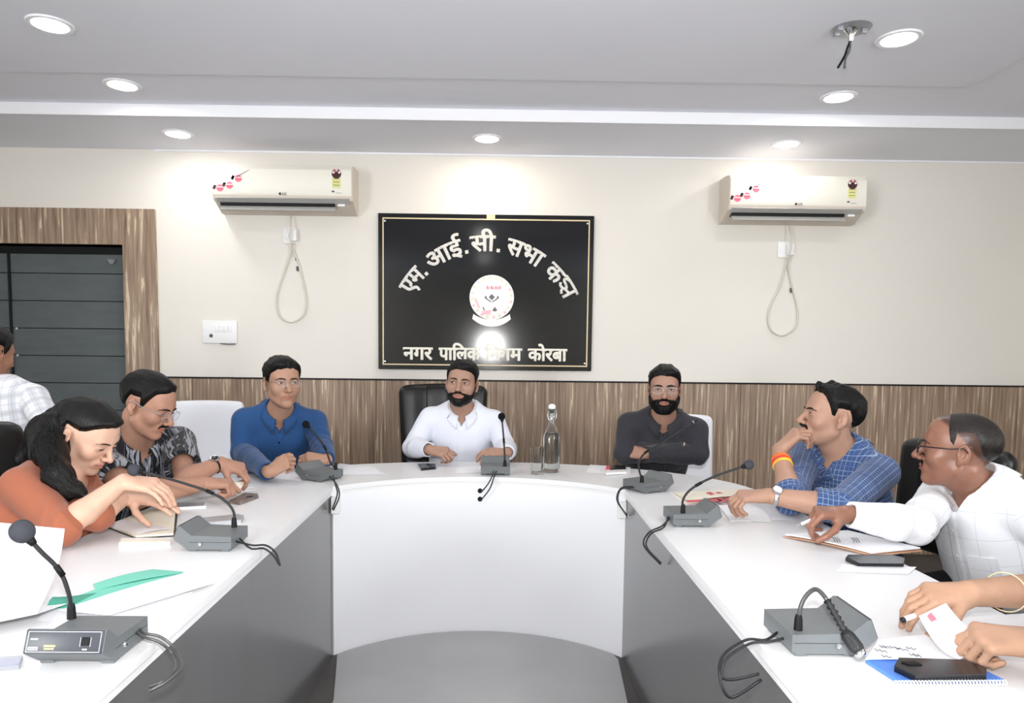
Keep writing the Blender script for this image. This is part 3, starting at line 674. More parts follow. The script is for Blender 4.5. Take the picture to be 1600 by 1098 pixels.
# 6 right arm, second
p = atz(1086, 824); b6 = (p.x+.005, p.y+.07); YN = b6[1]-.045
mic('grey desk microphone in front of the man in checked blue, grey foam ball raised', b6, R_(-90),
    [aty(1067, 800, YN), aty(1067, 782, YN), aty(1078, 766, YN), aty(1104, 750, YN), aty(1140, 736, YN)], aty(1168, 727, YN), .0165,
    [[(b6[0]-.079, b6[1]-.02, TZ+.02), atz(1034, 822, TZ+.014), aty(1014, 832, b6[1]-.05), aty(1006, 852, b6[1]-.10), aty(1032, 882, b6[1]-.16)], [(b6[0]-.079, b6[1]+.0, TZ+.02), atz(1037, 824, TZ+.012), aty(1017, 834, b6[1]-.06), aty(1010, 854, b6[1]-.12), aty(1033, 880, b6[1]-.17)]])
# 7 right arm, nearest
p = atz(1301, 1027); b7 = (p.x, p.y+.07); YN = b7[1]-.045
mic('grey desk microphone with bent over neck and bare metal tip, beside the blue notebook', b7, R_(-90),
    [aty(1247, 982, YN), aty(1250, 952, YN), aty(1259, 932, YN), aty(1274, 921, YN-.01), aty(1288, 932, YN-.03), aty(1306, 962, YN-.06), aty(1322, 990, YN-.085)], aty(1336, 1010, YN-.1), .016,
    [[(b7[0]-.079, b7[1]-.03, TZ+.02), atz(1200, 1003, TZ+.014), atz(1172, 1006, TZ+.01), aty(1136, 1028, b7[1]-.07), aty(1128, 1056, b7[1]-.09), aty(1145, 1062, b7[1]-.09), aty(1186, 1053, b7[1]-.09)],
     [(b7[0]-.079, b7[1]-.0, TZ+.02), atz(1196, 1000, TZ+.014), atz(1166, 1000, TZ+.01), aty(1130, 1024, b7[1]-.06), aty(1125, 1058, b7[1]-.1), aty(1142, 1090, b7[1]-.11), aty(1190, 1062, b7[1]-.1)]], flex=.6)

# ------------------------------------------------------------------ papers, phones, files
def slab_px(name, px, z, th, m, parent=None, bevel=.002, seg=2):
    return prism(name, [tuple(atz(x, y, z))[:2] for x, y in px], z, z+th, m, parent, bevel, seg)
def patch(name, c, nu, nv, bulge, th, m, parent=None):
    """a sheet between four world corners (00, 10, 11, 01), lifted by bulge(u, v), th thick"""
    c = [np.array(p, float) for p in c]; T, Bm = [], []
    for j in range(nv+1):
        for i in range(nu+1):
            u, v = i/nu, j/nv
            p = c[0]*(1-u)*(1-v)+c[1]*u*(1-v)+c[2]*u*v+c[3]*(1-u)*v; b = bulge(u, v)
            p = p + (np.array(b) if hasattr(b, '__len__') else np.array([0, 0, b])); T.append(p)
    G = np.array(T).reshape(nv+1, nu+1, 3); du = np.gradient(G, axis=1); dv = np.gradient(G, axis=0)
    N = np.cross(du, dv); N /= np.linalg.norm(N, axis=2, keepdims=True)+1e-12
    if N[..., 2].mean() < 0: N = -N
    Bm = (G-N*th).reshape(-1, 3); T = G.reshape(-1, 3); n = len(T); W_ = nu+1; Fc = []
    for j in range(nv):
        for i in range(nu):
            a = j*W_+i; Fc += [(a, a+1, a+1+W_, a+W_), (n+a, n+a+W_, n+a+1+W_, n+a+1)]
    rim = [j for j in range(W_)] + [j*W_+nu for j in range(1, nv+1)] + [nv*W_+i for i in range(nu-1, -1, -1)] + [j*W_ for j in range(nv-1, 0, -1)]
    for k in range(len(rim)): a, b2_ = rim[k], rim[(k+1) % len(rim)]; Fc.append((a, n+a, n+b2_, b2_))
    bm = bmesh.new(); vs = [bm.verts.new(v) for v in list(T)+list(Bm)]
    for f in Fc: bm.faces.new([vs[i] for i in f])
    return bm_obj(name, bm, m, parent, 40)
def sheet(name, label, cat, px, z, m, bulge=lambda u, v: 0, th=.0007, nu=10, nv=8, group=None):
    o = patch(name, [atz(x, y, z) for x, y in px], nu, nv, bulge, th, m); return tag(o, label, cat, group)
sn, cs = math.sin, math.cos
# -- left arm
t = thing('teal_folder', 'teal green plastic folder lying open under white sheets near the nearest microphone', 'folder')
o = patch('cover', [atz(70, 950, TZ+.002), atz(112, 950, TZ+.002), atz(287, 893, TZ+.003), atz(238, 889, TZ+.002)], 10, 4, lambda u, v: .002*sn(3*v), .0012, M['teal'], t)
patch('flap', [atz(72, 950, TZ+.0035), atz(112, 945, TZ+.0035), atz(150, 926, TZ+.005), atz(88, 934, TZ+.005)], 6, 3, lambda u, v: .012*sn(3.14*v)*(1-u), .001, M['teal_dark'], t)
patch('pocket', [atz(145, 912, TZ+.003), atz(238, 889, TZ+.003), atz(287, 894, TZ+.0045), atz(150, 921, TZ+.0045)], 10, 3, lambda u, v: .004*sn(3.14*u), .0008, M['teal'], t)
sheet('paper_sheet', 'white printed sheet on top of the teal folder', 'paper', [(92, 955), (170, 962), (337, 911), (285, 897)], TZ+.0085, M['paper'], lambda u, v: .004*sn(3.14*v)*(1-u)+.002)
sheet('paper_sheet', 'thin white sheet half under the teal folder, beside the nearest microphone', 'paper', [(58, 968), (150, 975), (300, 925), (90, 930)], TZ+.0012, M['paper'])
pz = aty(60, 958, 1.42)
sheet2 = patch('raised_paper', [aty(-190, 1010, 1.30), aty(58, 958, 1.42), aty(101, 826, 1.40), aty(-150, 802, 1.28)], 12, 10, lambda u, v: (0, .02*sn(3.14*v)*(.4+.6*u), 0), .0015, M['paper'])
# its foot bends onto the table
tag(sheet2, 'large white sheet standing upright at the left edge, behind the nearest foam ball', 'paper')
patch('page_foot', [aty(-190, 1010, 1.30), aty(58, 958, 1.42), Vector((pz.x-.03, 1.58, TZ+.0016)), Vector((pz.x-.42, 1.46, TZ+.0016))], 8, 8, lambda u, v: (0, 0, -.03*sn(3.14*v)*0), .0015, M['paper'], sheet2)
t = thing('smartphone', 'silver smartphone at the lower left edge of the picture', 'phone')
slab_px('body', [(-40, 1050), (30, 1046), (36, 1030), (-30, 1034)], TZ+.0002, .008, M['silver'], t, .003); slab_px('screen', [(-37, 1043), (28, 1039), (33, 1028), (-29, 1031)], TZ+.0083, .0006, M['lilac_glass'], t, 0)
t = thing('power_bank', 'slim white power bank beside the open notebook of the woman in orange', 'power bank')
slab_px('body', [(186, 854), (266, 852), (267, 845), (190, 846)], TZ+.0002, .011, M['white'], t, .003); slab_px('rim', [(190, 847.5), (264, 846), (265, 842), (193, 842.5)], TZ+.0113, .0006, M['paper_cream'], t, 0)
t = thing('notebook', 'open notebook with white pages in front of the woman in orange', 'notebook')
nb = [(165, 824), (212, 842), (274, 838), (278, 800), (228, 800)]
slab_px('cover', nb, TZ+.0002, .003, M['phone'], t, .0008, 1); slab_px('page_block', [(168, 822), (213, 839.5), (271, 836), (274, 800), (230, 800)], TZ+.0034, .006, M['paper_cream'], t, .001, 1)
patch('page', [atz(193, 818, TZ+.0098), atz(272, 824, TZ+.0098), atz(275, 793, TZ+.013), atz(222, 797, TZ+.013)], 8, 6, lambda u, v: .014*sn(3.14*v)*u, .0006, M['paper_cream'], t)
patch('page', [atz(170, 822, TZ+.0098), atz(215, 834, TZ+.0098), atz(272, 826, TZ+.011), atz(194, 812, TZ+.011)], 8, 4, lambda u, v: .004*sn(3.14*v), .0006, M['paper'], t)
t = thing('tablet', 'grey smartphone with white rim lying by the papers of the man in the patterned shirt', 'phone')
slab_px('body', [(264, 797), (322, 794), (322, 787), (262, 788)], TZ+.0002, .009, M['white'], t, .003); slab_px('screen', [(266, 792.5), (318, 790), (321, 784), (265, 785)], TZ+.0094, .0008, M['silver'], t, 0)
t = thing('pen_case', 'blue grey slim pen case behind the second microphone on the left', 'case')
slab_px('body', [(312, 822), (377, 817), (381, 810), (372, 808), (306, 815)], TZ+.0002, .012, M['silver'], t, .004); slab_px('clasp', [(312, 819), (320, 818), (321, 815), (313, 816)], TZ+.0125, .001, M['chrome'], t, 0)
for i, (q, zz, lab) in enumerate(([[(238, 790), (330, 777), (400, 766), (330, 758)], .0015, 'lowest white sheet under the hands of the man in the patterned shirt'],
                        [[(255, 784), (345, 773), (395, 762), (318, 760)], .004, 'creased white sheet on the pile before the man in the patterned shirt'])):
    sheet('paper_sheet', lab, 'paper', q, TZ+zz, M['paper'], lambda u, v: .003*sn(5*u+1)*sn(3.14*v)+.002)
o = patch('lifted_page', [atz(345, 771, TZ+.007), atz(374, 770, TZ+.007), aty(386, 753, 2.84), aty(352, 758, 2.80)], 8, 8, lambda u, v: (0, -.02*sn(3.14*v), .006*sn(3.14*u)), .0007, M['paper_cream'])
tag(o, 'folded cream page lifted between the hands of the man in the patterned shirt', 'paper')
t = thing('smartphone', 'smartphone in a brown patterned case on the left arm, beside the lifted page', 'phone')
slab_px('body', [(357, 786), (375, 789), (404, 778), (402, 774), (382, 773)], TZ+.0002, .009, M['floral'], t, .002); slab_px('camera_bump', [(384, 777), (392, 777), (396, 775), (388, 775)], TZ+.0094, .0015, M['phone'], t, .0004, 1)
# -- centre
for px_, zz, lab in (([(405, 745), (470, 752), (480, 738), (425, 735)], .0014, 'white sheet under the cuff of the man in plain blue'),
               ([(520, 742), (602, 741), (578, 728), (508, 725)], .0014, 'white sheet right of the left rear microphone'),
               ([(520, 738), (560, 739), (590, 731), (530, 724)], .0030, 'top loose sheet right of the left rear microphone'),
               ([(712, 740), (760, 737), (765, 726), (716, 729)], .0016, 'white sheet under the hands of the man in the white shirt'),
               ([(915, 738), (985, 741), (985, 730), (922, 726)], .0014, 'white sheet under the red and black handset'),):
    sheet('paper_sheet', lab, 'paper', px_, TZ+zz, M['paper'], lambda u, v: .0015*sn(3.14*v)+.0008, .0008)
t = thing('smartphone', 'black smartphone beside the folded hands of the man in the white shirt', 'phone')
slab_px('body', [(658, 735), (681, 733), (680, 727), (653, 727)], TZ+.0002, .010, M['phone'], t, .003); slab_px('screen', [(661, 731), (678, 730), (677, 725), (656, 725)], TZ+.0104, .0006, M['phone_glass'], t, 0)
t = thing('handset', 'small white handset with red and black top between the bottle and the man in black', 'handset')
slab_px('body', [(947, 742), (979, 740), (979, 733), (948, 733)], TZ+.003, .010, M['white'], t, .003); slab_px('top', [(953, 734), (978, 733), (977, 728), (953, 728)], TZ+.0133, .006, M['phone'], t, .001, 1); slab_px('red_key', [(946, 734), (953, 734), (953, 729), (948, 729)], TZ+.0133, .006, M['red_print'], t, .001, 1)
M['glass'] = mat('clear_glass', (.96, .98, .97), .02, .5, trans=1, ior=1.45)
M['water'] = mat('water', (.97, .99, .98), .0, .5, trans=1, ior=1.33)
p = atz(862, 739)
t = thing('water_bottle', 'tall clear glass bottle of water standing behind the curved front', 'bottle', (p.x, p.y+.042, TZ))
lathe('bottle_glass', [(0, .001), (.038, .001), (.042, .006), (.043, .02), (.043, .165), (.040, .185), (.026, .215), (.0175, .235), (.016, .255), (.016, .300), (.019, .303), (.019, .312), (.015, .314), (.0125, .312), (.0125, .26), (.0145, .236), (.023, .214), (.036, .185), (.0395, .165), (.0395, .02), (.036, .008), (0, .008)], M['glass'], t, 28, smooth=50)
lathe('water', [(0, .0085), (.0355, .0085), (.0390, .02), (.0390, .165), (.0355, .184), (.030, .196), (0, .196)], M['water'], t, 28, smooth=50)
lathe('stopper', [(0, .30), (.012, .30), (.012, .312), (.018, .315), (.017, .33), (.010, .337), (0, .338)], M['white'], t, 18)
tube('wire_clasp', [(-.017, -.003, .31), (-.021, -.008, .29), (-.018, -.012, .265), (.0, -.0185, .255), (.018, -.012, .265), (.021, -.008, .29), (.017, -.003, .31)], .0016, M['chrome'], t, 6, 4)
lathe('neck_band', [(.0163, .258), (.0185, .26), (.0185, .272), (.0163, .274)], M['chrome'], t, 18)
p = atz(839, 742)
t = thing('drinking_glass', 'empty clear tumbler beside the glass water bottle', 'glass', (p.x, p.y+.033, TZ))
lathe('tumbler', [(0, .001), (.027, .001), (.033, .130), (.0315, .130), (.0258, .01), (0, .008)], M['glass'], t, 26, smooth=50)
# -- right arm
t = thing('paper_folder', 'cream folder with red print in front of the man in checked blue', 'folder')
patch('cover', [atz(1048, 769, TZ+.0015), atz(1070, 786, TZ+.0015), atz(1215, 779, TZ+.0015), atz(1185, 766, TZ+.0015)], 8, 8, lambda u, v: .003*sn(3.14*v), .0015, M['paper_cream'], t)
patch('sheet', [atz(1052, 769, TZ+.004), atz(1075, 784, TZ+.004), atz(1210, 776, TZ+.009), atz(1160, 763, TZ+.009)], 8, 8, lambda u, v: .010*sn(3.14*v)*u+.004*u, .0008, M['paper_cream'], t)
for q in ([(1103, 770), (1114, 776), (1122, 775), (1110, 769)], [(1117, 770), (1127, 774), (1135, 773), (1124, 769)], [(1118, 779), (1127, 785), (1135, 784), (1126, 778)], [(1132, 778), (1138, 784), (1145, 783), (1140, 777)], [(1072, 782), (1074, 785), (1130, 783), (1122, 780)]):
    patch('red_block', [atz(x, y, TZ+.0125) for x, y in q], 2, 2, lambda u, v: .002, .0006, M['red_print'], t)
sheet('paper_sheet', 'white sheet under the watch hand, right of the grey foam ball', 'paper', [(1128, 795), (1142, 816), (1245, 811), (1212, 790)], TZ+.0012, M['paper'], lambda u, v: .001)
sheet('paper_sheet', 'second white sheet on the pile beside the watch hand', 'paper', [(1122, 789), (1140, 812), (1205, 815), (1190, 788)], TZ+.0035, M['paper'], lambda u, v: .002*sn(3.14*u))
t = thing('brown_file', 'brown cardboard file with white papers in front of the balding man', 'file')
patch('cover', [atz(1222, 838, TZ+.003), atz(1365, 869, TZ+.003), atz(1441, 860, TZ+.003), atz(1330, 832, TZ+.003)], 10, 6, lambda u, v: .012*u*(1-u)*4*(1-v)*.5, .002, M['brown_file'], t)
patch('sheet', [atz(1227, 834, TZ+.010), atz(1362, 863, TZ+.010), atz(1438, 855, TZ+.012), atz(1325, 828, TZ+.012)], 10, 6, lambda u, v: .010*u*(1-u)*4*(1-v)*.5, .004, M['paper'], t)
for k in range(6):
    x0 = 1300+4*k+(18 if k > 2 else 0); tube('staple', [atz(x0, 839+.2*k, TZ+.022), atz(x0+3, 842+.2*k, TZ+.024), atz(x0+5, 846+.2*k, TZ+.02)], .0012, M['ink'], t, 5)
sheet('paper_sheet', 'white sheet under the black smartphone of the balding man', 'paper', [(1306, 893), (1420, 897), (1432, 886), (1318, 882)], TZ+.0012, M['paper'], lambda u, v: .001)
t = thing('smartphone', 'black smartphone beside the brown file of the balding man', 'phone')
slab_px('body', [(1321, 876), (1340, 884), (1412, 885), (1413, 876), (1392, 871), (1325, 871)], TZ+.004, .009, M['phone'], t, .003); slab_px('screen', [(1326, 871.5), (1343, 880), (1410, 880.5), (1410, 874), (1390, 868.5), (1328, 868)], TZ+.0133, .0006, M['phone_glass'], t, 0)
# notebook and papers, lower right
t = thing('spiral_notebook', 'blue spiral notebook under the black smartphone at the lower right', 'notebook')
slab_px('cover', [(1352, 1035), (1402, 1067), (1568, 1066), (1496, 1031)], TZ+.0008, .006, M['blue'], t, .001, 1)
p0, p1 = atz(1399, 1068, TZ+.005), atz(1569, 1067, TZ+.005)
for k in range(34):
    u = k/33; c = p0.lerp(p1, u)
    tube('spiral_ring', [c+Vector((0, .0045*cs(a)-.002, .0045*sn(a)+.0015)) for a in np.linspace(0, 6.28, 9)], .0014, M['white'], t, 5)
t = thing('smartphone', 'large black smartphone lying on the blue spiral notebook', 'phone')
slab_px('body', [(1397, 1049), (1430, 1065), (1541, 1062), (1541, 1053), (1506, 1039), (1404, 1036)], TZ+.0072, .011, M['phone'], t, .0035, 3); slab_px('camera_bump', [(1408, 1035), (1420, 1039), (1441, 1039), (1428, 1034)], TZ+.0184, .002, M['black'], t, .0008, 1)
o = sheet('paper_sheet', 'handwritten white sheet lying between the bent microphone and the blue notebook', 'paper', [(1352, 1030), (1500, 1034), (1475, 990), (1372, 1000)], TZ+.0085, M['paper'], lambda u, v: .003*sn(3.14*u))
rng = random.Random(4)
for k in range(9):
    x0, y0 = 1362+rng.random()*70, 1006+rng.random()*18
    tube('handwriting', [atz(x0+i*4, y0+(i % 2)*2.2+i*.8, TZ+.0135) for i in range(4+k % 3)], .0008, M['ink'], o, 4)
# ------------------------------------------------------------------ people: bodies grown from smooth distance fields
def _n(v): v = np.array(v, float); return v/np.linalg.norm(v)
def smin(a, b, k):
    if k <= 0: return np.minimum(a, b)
    h = np.clip(.5+.5*(b-a)/k, 0, 1); return b*(1-h)+a*h-k*h*(1-h)
def smax(a, b, k): return -smin(-a, -b, k)
def cone(a, b, ra, rb):
    a, b = np.array(a, float), np.array(b, float); ab = b-a; L = ab@ab
    def f(P):
        q = P-a; t = np.clip(q@ab/L, 0, 1); return np.sqrt(((q-t[:, None]*ab)**2).sum(1))-(ra+(rb-ra)*t)
    f.box = (np.minimum(a-ra, b-rb), np.maximum(a+ra, b+rb)); return f
def ell(c, r, A=None):
    c, r = np.array(c, float), np.array(r, float)
    def f(P):
        q = P-c
        if A is not None: q = q@A
        k0 = np.sqrt(((q/r)**2).sum(1)); k1 = np.sqrt(((q/(r*r))**2).sum(1))+1e-9; return k0*(k0-1)/k1
    m = r.max() if A is not None else r
    f.box = (c-m, c+m); return f
def blend(*ops):
    """ops: (field, how, k); how '+' or '-'"""
    def f(P):
        d = None
        for g, how, k in ops:
            e = g(P); d = e if d is None else (smin(d, e, k) if how == '+' else smax(d, -e, k))
        return d
    bs = [g.box for g, how, k in ops if how == '+']
    f.box = (np.min([b[0] for b in bs], 0), np.max([b[1] for b in bs], 0)); return f
def placed(g, c, A, s=1.0, mirror=False):
    """field g given in a local frame (columns of A, scale s) put at c"""
    c = np.array(c, float)
    def f(P):
        q = (P-c)@A/s
        if mirror: q = np.c_[np.abs(q[:, 0]), q[:, 1], q[:, 2]]
        return g(q)*s
    lo, hi = g.box
    if mirror: m = max(abs(lo[0]), abs(hi[0])); lo, hi = np.array([-m, lo[1], lo[2]]), np.array([m, hi[1], hi[2]])
    C8 = np.array([[(lo, hi)[i][0], (lo, hi)[j][1], (lo, hi)[k][2]] for i in (0, 1) for j in (0, 1) for k in (0, 1)])@A.T*s+c
    f.box = (C8.min(0), C8.max(0)); return f
def near(g, pad=.06):
    """evaluate g only near its box; elsewhere the distance to the box"""
    lo, hi = g.box[0]-pad, g.box[1]+pad
    def f(P):
        o = np.maximum(np.maximum(lo-P, P-hi), 0); d = np.sqrt((o*o).sum(1))+pad*.8
        m = (P >= lo).all(1) & (P <= hi).all(1)
        if m.any(): d[m] = g(P[m])
        return d
    f.box = g.box; return f

def surface_nets(g, h, pad=.02, lohi=None, refine=True):
    lo, hi = lohi or g.box; lo = np.array(lo)-pad; hi = np.array(hi)+pad
    B = 8; n = np.ceil((hi-lo)/h/B).astype(int)*B; nb = n//B
    bi = np.stack(np.meshgrid(*[np.arange(k) for k in nb], indexing='ij'), -1).reshape(-1, 3)
    cen = lo+(bi*B+(B-1)/2)*h; dc = g(cen)
    D = np.repeat(np.repeat(np.repeat(dc.reshape(nb), B, 0), B, 1), B, 2).astype(np.float32)
    act = bi[np.abs(dc) < B*h*.5*1.7321*1.25+.004]
    off = np.stack(np.meshgrid(*[np.arange(B)]*3, indexing='ij'), -1).reshape(-1, 3)
    for s in range(0, len(act), 400):
        ix = (act[s:s+400, None, :]*B+off[None]).reshape(-1, 3)
        D[ix[:, 0], ix[:, 1], ix[:, 2]] = g(lo+ix*h)
    I = D < 0
    cnt = sum(I[i:n[0]-1+i, j:n[1]-1+j, k:n[2]-1+k].astype(np.int8) for i in (0, 1) for j in (0, 1) for k in (0, 1))
    cx = np.argwhere((cnt > 0) & (cnt < 8))
    idx = -np.ones(cnt.shape, np.int32); idx[cx[:, 0], cx[:, 1], cx[:, 2]] = np.arange(len(cx))
    cor = [(i, j, k) for i in (0, 1) for j in (0, 1) for k in (0, 1)]
    val = {c: D[cx[:, 0]+c[0], cx[:, 1]+c[1], cx[:, 2]+c[2]] for c in cor}
    acc = np.zeros((len(cx), 3)); w = np.zeros(len(cx))
    for c in cor:
        for ax in range(3):
            if c[ax]: continue
            e = list(c); e[ax] = 1; a, b = val[c], val[tuple(e)]; m = (a < 0) != (b < 0)
            t = np.where(m, a/np.where(m, a-b, 1), 0); p = np.array(c, float)[None].repeat(len(cx), 0); p[:, ax] = t
            acc[m] += p[m]; w += m
    V = lo+(cx+acc/np.maximum(w, 1)[:, None])*h
    if refine:
        e = h*.5; d0 = g(V); G = np.stack([g(V+np.eye(3)[a]*e)-d0 for a in range(3)], 1)/e
        V = V-np.clip(d0, -h*.6, h*.6)[:, None]*G/np.maximum((G*G).sum(1), .3)[:, None]
    Q = []
    for ax in range(3):
        a1, a2 = [(1, 2), (2, 0), (0, 1)][ax]
        sl0 = [slice(1, None)]*3; sl0[ax] = slice(0, -1); sl1 = [slice(1, None)]*3; sl1[ax] = slice(1, None)
        s0 = I[tuple(sl0)]; s1 = I[tuple(sl1)]; m = np.argwhere(s0 != s1)
        base = m.copy(); base[:, a1] += 1; base[:, a2] += 1
        ins = s0[m[:, 0], m[:, 1], m[:, 2]]
        q = []
        for d1, d2 in ((0, 0), (-1, 0), (-1, -1), (0, -1)):
            b = base.copy(); b[:, a1] += d1; b[:, a2] += d2
            ok = (b < np.array(idx.shape)).all(1); bb = np.minimum(b, np.array(idx.shape)-1)
            q.append(np.where(ok, idx[bb[:, 0], bb[:, 1], bb[:, 2]], -1))
        q = np.stack(q, 1); ok = (q >= 0).all(1); q = q[ok]; i_ = ins[ok]; q[~i_] = q[~i_][:, ::-1]; Q.append(q)
    return V, np.concatenate(Q)

def np_mesh(name, V, Q, m, parent=None, origin=(0, 0, 0), col=None, cloth=None):
    me = bpy.data.meshes.new(name); V = np.asarray(V)-np.array(origin); k = Q.shape[1]
    me.vertices.add(len(V)); me.vertices.foreach_set('co', V.astype(np.float32).ravel())
    me.loops.add(Q.size); me.loops.foreach_set('vertex_index', Q.astype(np.int32).ravel())
    me.polygons.add(len(Q)); me.polygons.foreach_set('loop_start', np.arange(0, Q.size, k, dtype=np.int32))
    me.update(calc_edges=True); me.validate()
    if col is not None:
        a = me.attributes.new('tint', 'FLOAT_COLOR', 'POINT'); a.data.foreach_set('color', np.c_[col, np.ones(len(V))].astype(np.float32).ravel())
    if cloth is not None:
        a = me.attributes.new('cloth', 'FLOAT_VECTOR', 'POINT'); a.data.foreach_set('vector', cloth.astype(np.float32).ravel())
    me.shade_smooth(); me.materials.append(m)
    o = bpy.data.objects.new(name, me); COL.objects.link(o); o.location = origin
    if parent is not None: o.parent = parent; o.location = tuple(np.array(origin)-np.array(parent.location))
    return o

def rot_axis(v, ax, deg):
    a = R_(deg); v = np.array(v); ax = _n(ax); return v*math.cos(a)+np.cross(ax, v)*math.sin(a)+ax*(ax@v)*(1-math.cos(a))

def head_local(P):
    """one half of a head (x >= 0), face towards -y, eye level z = 0, chin -.115, crown .12"""
    wf, jaw, nose, lip, chin, cheek = (P.get(k, v) for k, v in (('w', 1), ('jaw', 1), ('nose', 1), ('lip', 1), ('chin', 1), ('cheek', 1)))
    base = blend((ell((0, .014, .031), (.0735, .094, .080)), '+', 0), (ell((0, -.045, .034), (.058, .044, .058)), '+', .03),
                 (ell((0, -.026, -.034), (.0595*wf, .060, .077)), '+', .035),
                 (cone((.045*jaw, .0, -.060), (.006, -.064, -.1), .019, .019*chin), '+', .03),
                 (ell((.040*wf, -.056, -.028), (.025*cheek, .024, .026)), '+', .02),
                 (cone((0, -.083, .021), (.036, -.073, .021), .012, .011), '+', .018))
    face = blend((base, '+', 0), (ell((.031, -.107, .0), (.019, .019, .0135)), '-', .014), (ell((.0315, -.0775, .0), (.0165, .0128, .0115)), '+', .005),
                 (cone((0, -.087, .010), (0, -.112*1+(1-nose)*.01, -.030), .0075, .0105*nose), '+', .012), (ell((0, -.114, -.0345), (.0115*nose, .010, .009)), '+', .006),
                 (ell((.0125*nose, -.100, -.0375), (.0082, .010, .0075)), '+', .006),
                 (ell((0, -.078, -.066), (.028, .018, .021)), '+', .016),
                 (cone((0, -.0965, -.0600), (.021, -.0865, -.0645), .0048*lip, .0028), '+', .004), (cone((0, -.0945, -.0715), (.018, -.0855, -.0690), .0058*lip, .003), '+', .004),
                 (cone((0, -.1025, -.0658), (.022, -.0905, -.0662), .0018, .0015), '-', .003),
                 (ell((0, -.076, -.101), (.018*chin, .015, .013)), '+', .018))
    Ae = np.array([[.94, .34, 0], [-.34, .94, 0], [0, 0, 1]]); Ae = Ae.T
    ear = blend((ell((.0785, .016, -.006), (.0075, .019, .031), Ae), '+', 0), (ell((.0845, .012, -.002), (.0065, .0105, .019), Ae), '-', .005), (ell((.0775, .006, -.033), (.0065, .009, .011)), '+', .006),
                (ell((.081, .004, -.009), (.005, .005, .007)), '+', .004))
    return base, blend((near(face, .05), '+', 0), (near(ear, .03), '+', .006))

HAND = {'idx': (.026, .088, (.042, .026, .020), .0092), 'mid': (.0085, .091, (.047, .030, .021), .0094), 'rng': (-.0095, .087, (.043, .028, .021), .0088), 'pnk': (-.027, .080, (.034, .021, .018), .0078)}
def hand(w, D, N, right, curl, thumb=(20, 25, 20, .55), s=1.0, spread=4):
    """w wrist, D towards the knuckles, N out of the back of the hand; curl: per finger (knuckle, middle, tip) degrees"""
    D = _n(D); N = np.array(N, float); N = _n(N-D*(N@D)); S = np.cross(N, D) if right else np.cross(D, N)
    P = lambda d, l, n: np.array(w)+s*(D*d+S*l+N*n)
    palm, fingers, tips = [(cone(P(0, 0, 0), P(.03, 0, -.002), .023*s, .022*s), '+', 0)], [], {}
    for i, (nm, (lx, dy, seg, r)) in enumerate(HAND.items()):
        k = P(dy, lx, 0); palm.append((cone(P(.018, lx*.55, -.002), k, .0165*s, .0118*s), '+', .012*s))
        c = curl[nm] if isinstance(curl, dict) else curl[i] if hasattr(curl[0], '__len__') else curl
        d = rot_axis(D, N, (1 if right else -1)*(-spread*(1.5-i)*-1)); p = k; a = 0; ops = []
        d0 = d; ax = np.cross(N, d0)   # turning by +a about ax takes d0 towards -N
        rr = r
        for j, L in enumerate(seg):
            a += c[j]; dj = d0*math.cos(R_(a))-N*math.sin(R_(a)); q = p+dj*L*s
            ops.append((cone(p, q, rr*s, rr*.90*s), '+', .003*s)); p = q; rr *= .90
        fingers.append(blend(*ops)); tips[nm] = p
    palm.append((cone(P(.014, .014, -.010), P(.040, .026, -.014), .017*s, .014*s), '+', .012*s))
    # thumb from the side of the palm near its base
    p = P(.030, .026, -.010); a1, a2, a3, inw = thumb
    d = _n(S*.62+D*.70-N*inw); bend = _n(D*.75-S*.55-N*.35); ops = []; r = .0128
    for j, (L, an) in enumerate(zip((.042, .033, .027), (0, a2, a3))):
        d = _n(d*math.cos(R_(an))+bend*math.sin(R_(an))); q = p+d*L*s; ops.append((cone(p, q, r*s, r*.88*s), '+', .004*s)); p = q; r *= .88
    fingers.append(blend(*ops)); tips['thb'] = p
    pal = blend(*palm)
    def f(Pt):
        dp = pal(Pt); out = dp
        for g in fingers: out = np.minimum(out, smin(dp, g(Pt), .006*s))
        return out
    bs = [pal.box]+[g.box for g in fingers]; f.box = (np.min([b[0] for b in bs], 0), np.max([b[1] for b in bs], 0))
    f.tips = tips; f.axes = (D, N, S); return near(f, .03), tips
RELAX = [(22, 28, 18), (26, 34, 20), (30, 38, 22), (34, 40, 24)]
FLAT = [(12, 12, 8), (10, 12, 8), (12, 14, 8), (16, 16, 10)]
FIST = [(62, 84, 50), (66, 88, 52), (68, 88, 52), (70, 86, 50)]
GRIP = [(45, 50, 30), (52, 58, 34), (58, 64, 36), (62, 66, 38)]
PINCH = [(48, 46, 28), (58, 62, 36), (64, 74, 40), (66, 76, 40)]
LOOSE = [(40, 46, 24), (48, 54, 28), (54, 58, 30), (56, 58, 30)]

def ik(sh, wr, L1, L2, pole):
    sh, wr = np.array(sh, float), np.array(wr, float); d = wr-sh; D = np.linalg.norm(d)
    if D > (L1+L2)*.995: k = D/((L1+L2)*.995); L1, L2 = L1*k, L2*k
    u = d/D; a = (D*D+L1*L1-L2*L2)/(2*D); hgt = math.sqrt(max(L1*L1-a*a, 0)); p = np.array(pole, float); p = _n(p-u*(p@u)); return sh+u*a+p*hgt

def hash_noise(P, seed=0, oct=3, base=18):
    r = np.random.RandomState(seed); out = np.zeros(len(P))
    for o in range(oct):
        for _ in range(4):
            k = _n(r.normal(size=3))*base*(1.8**o); out += np.sin(P@k+r.uniform(0, 6.28))*(.55**o)
    return out/5

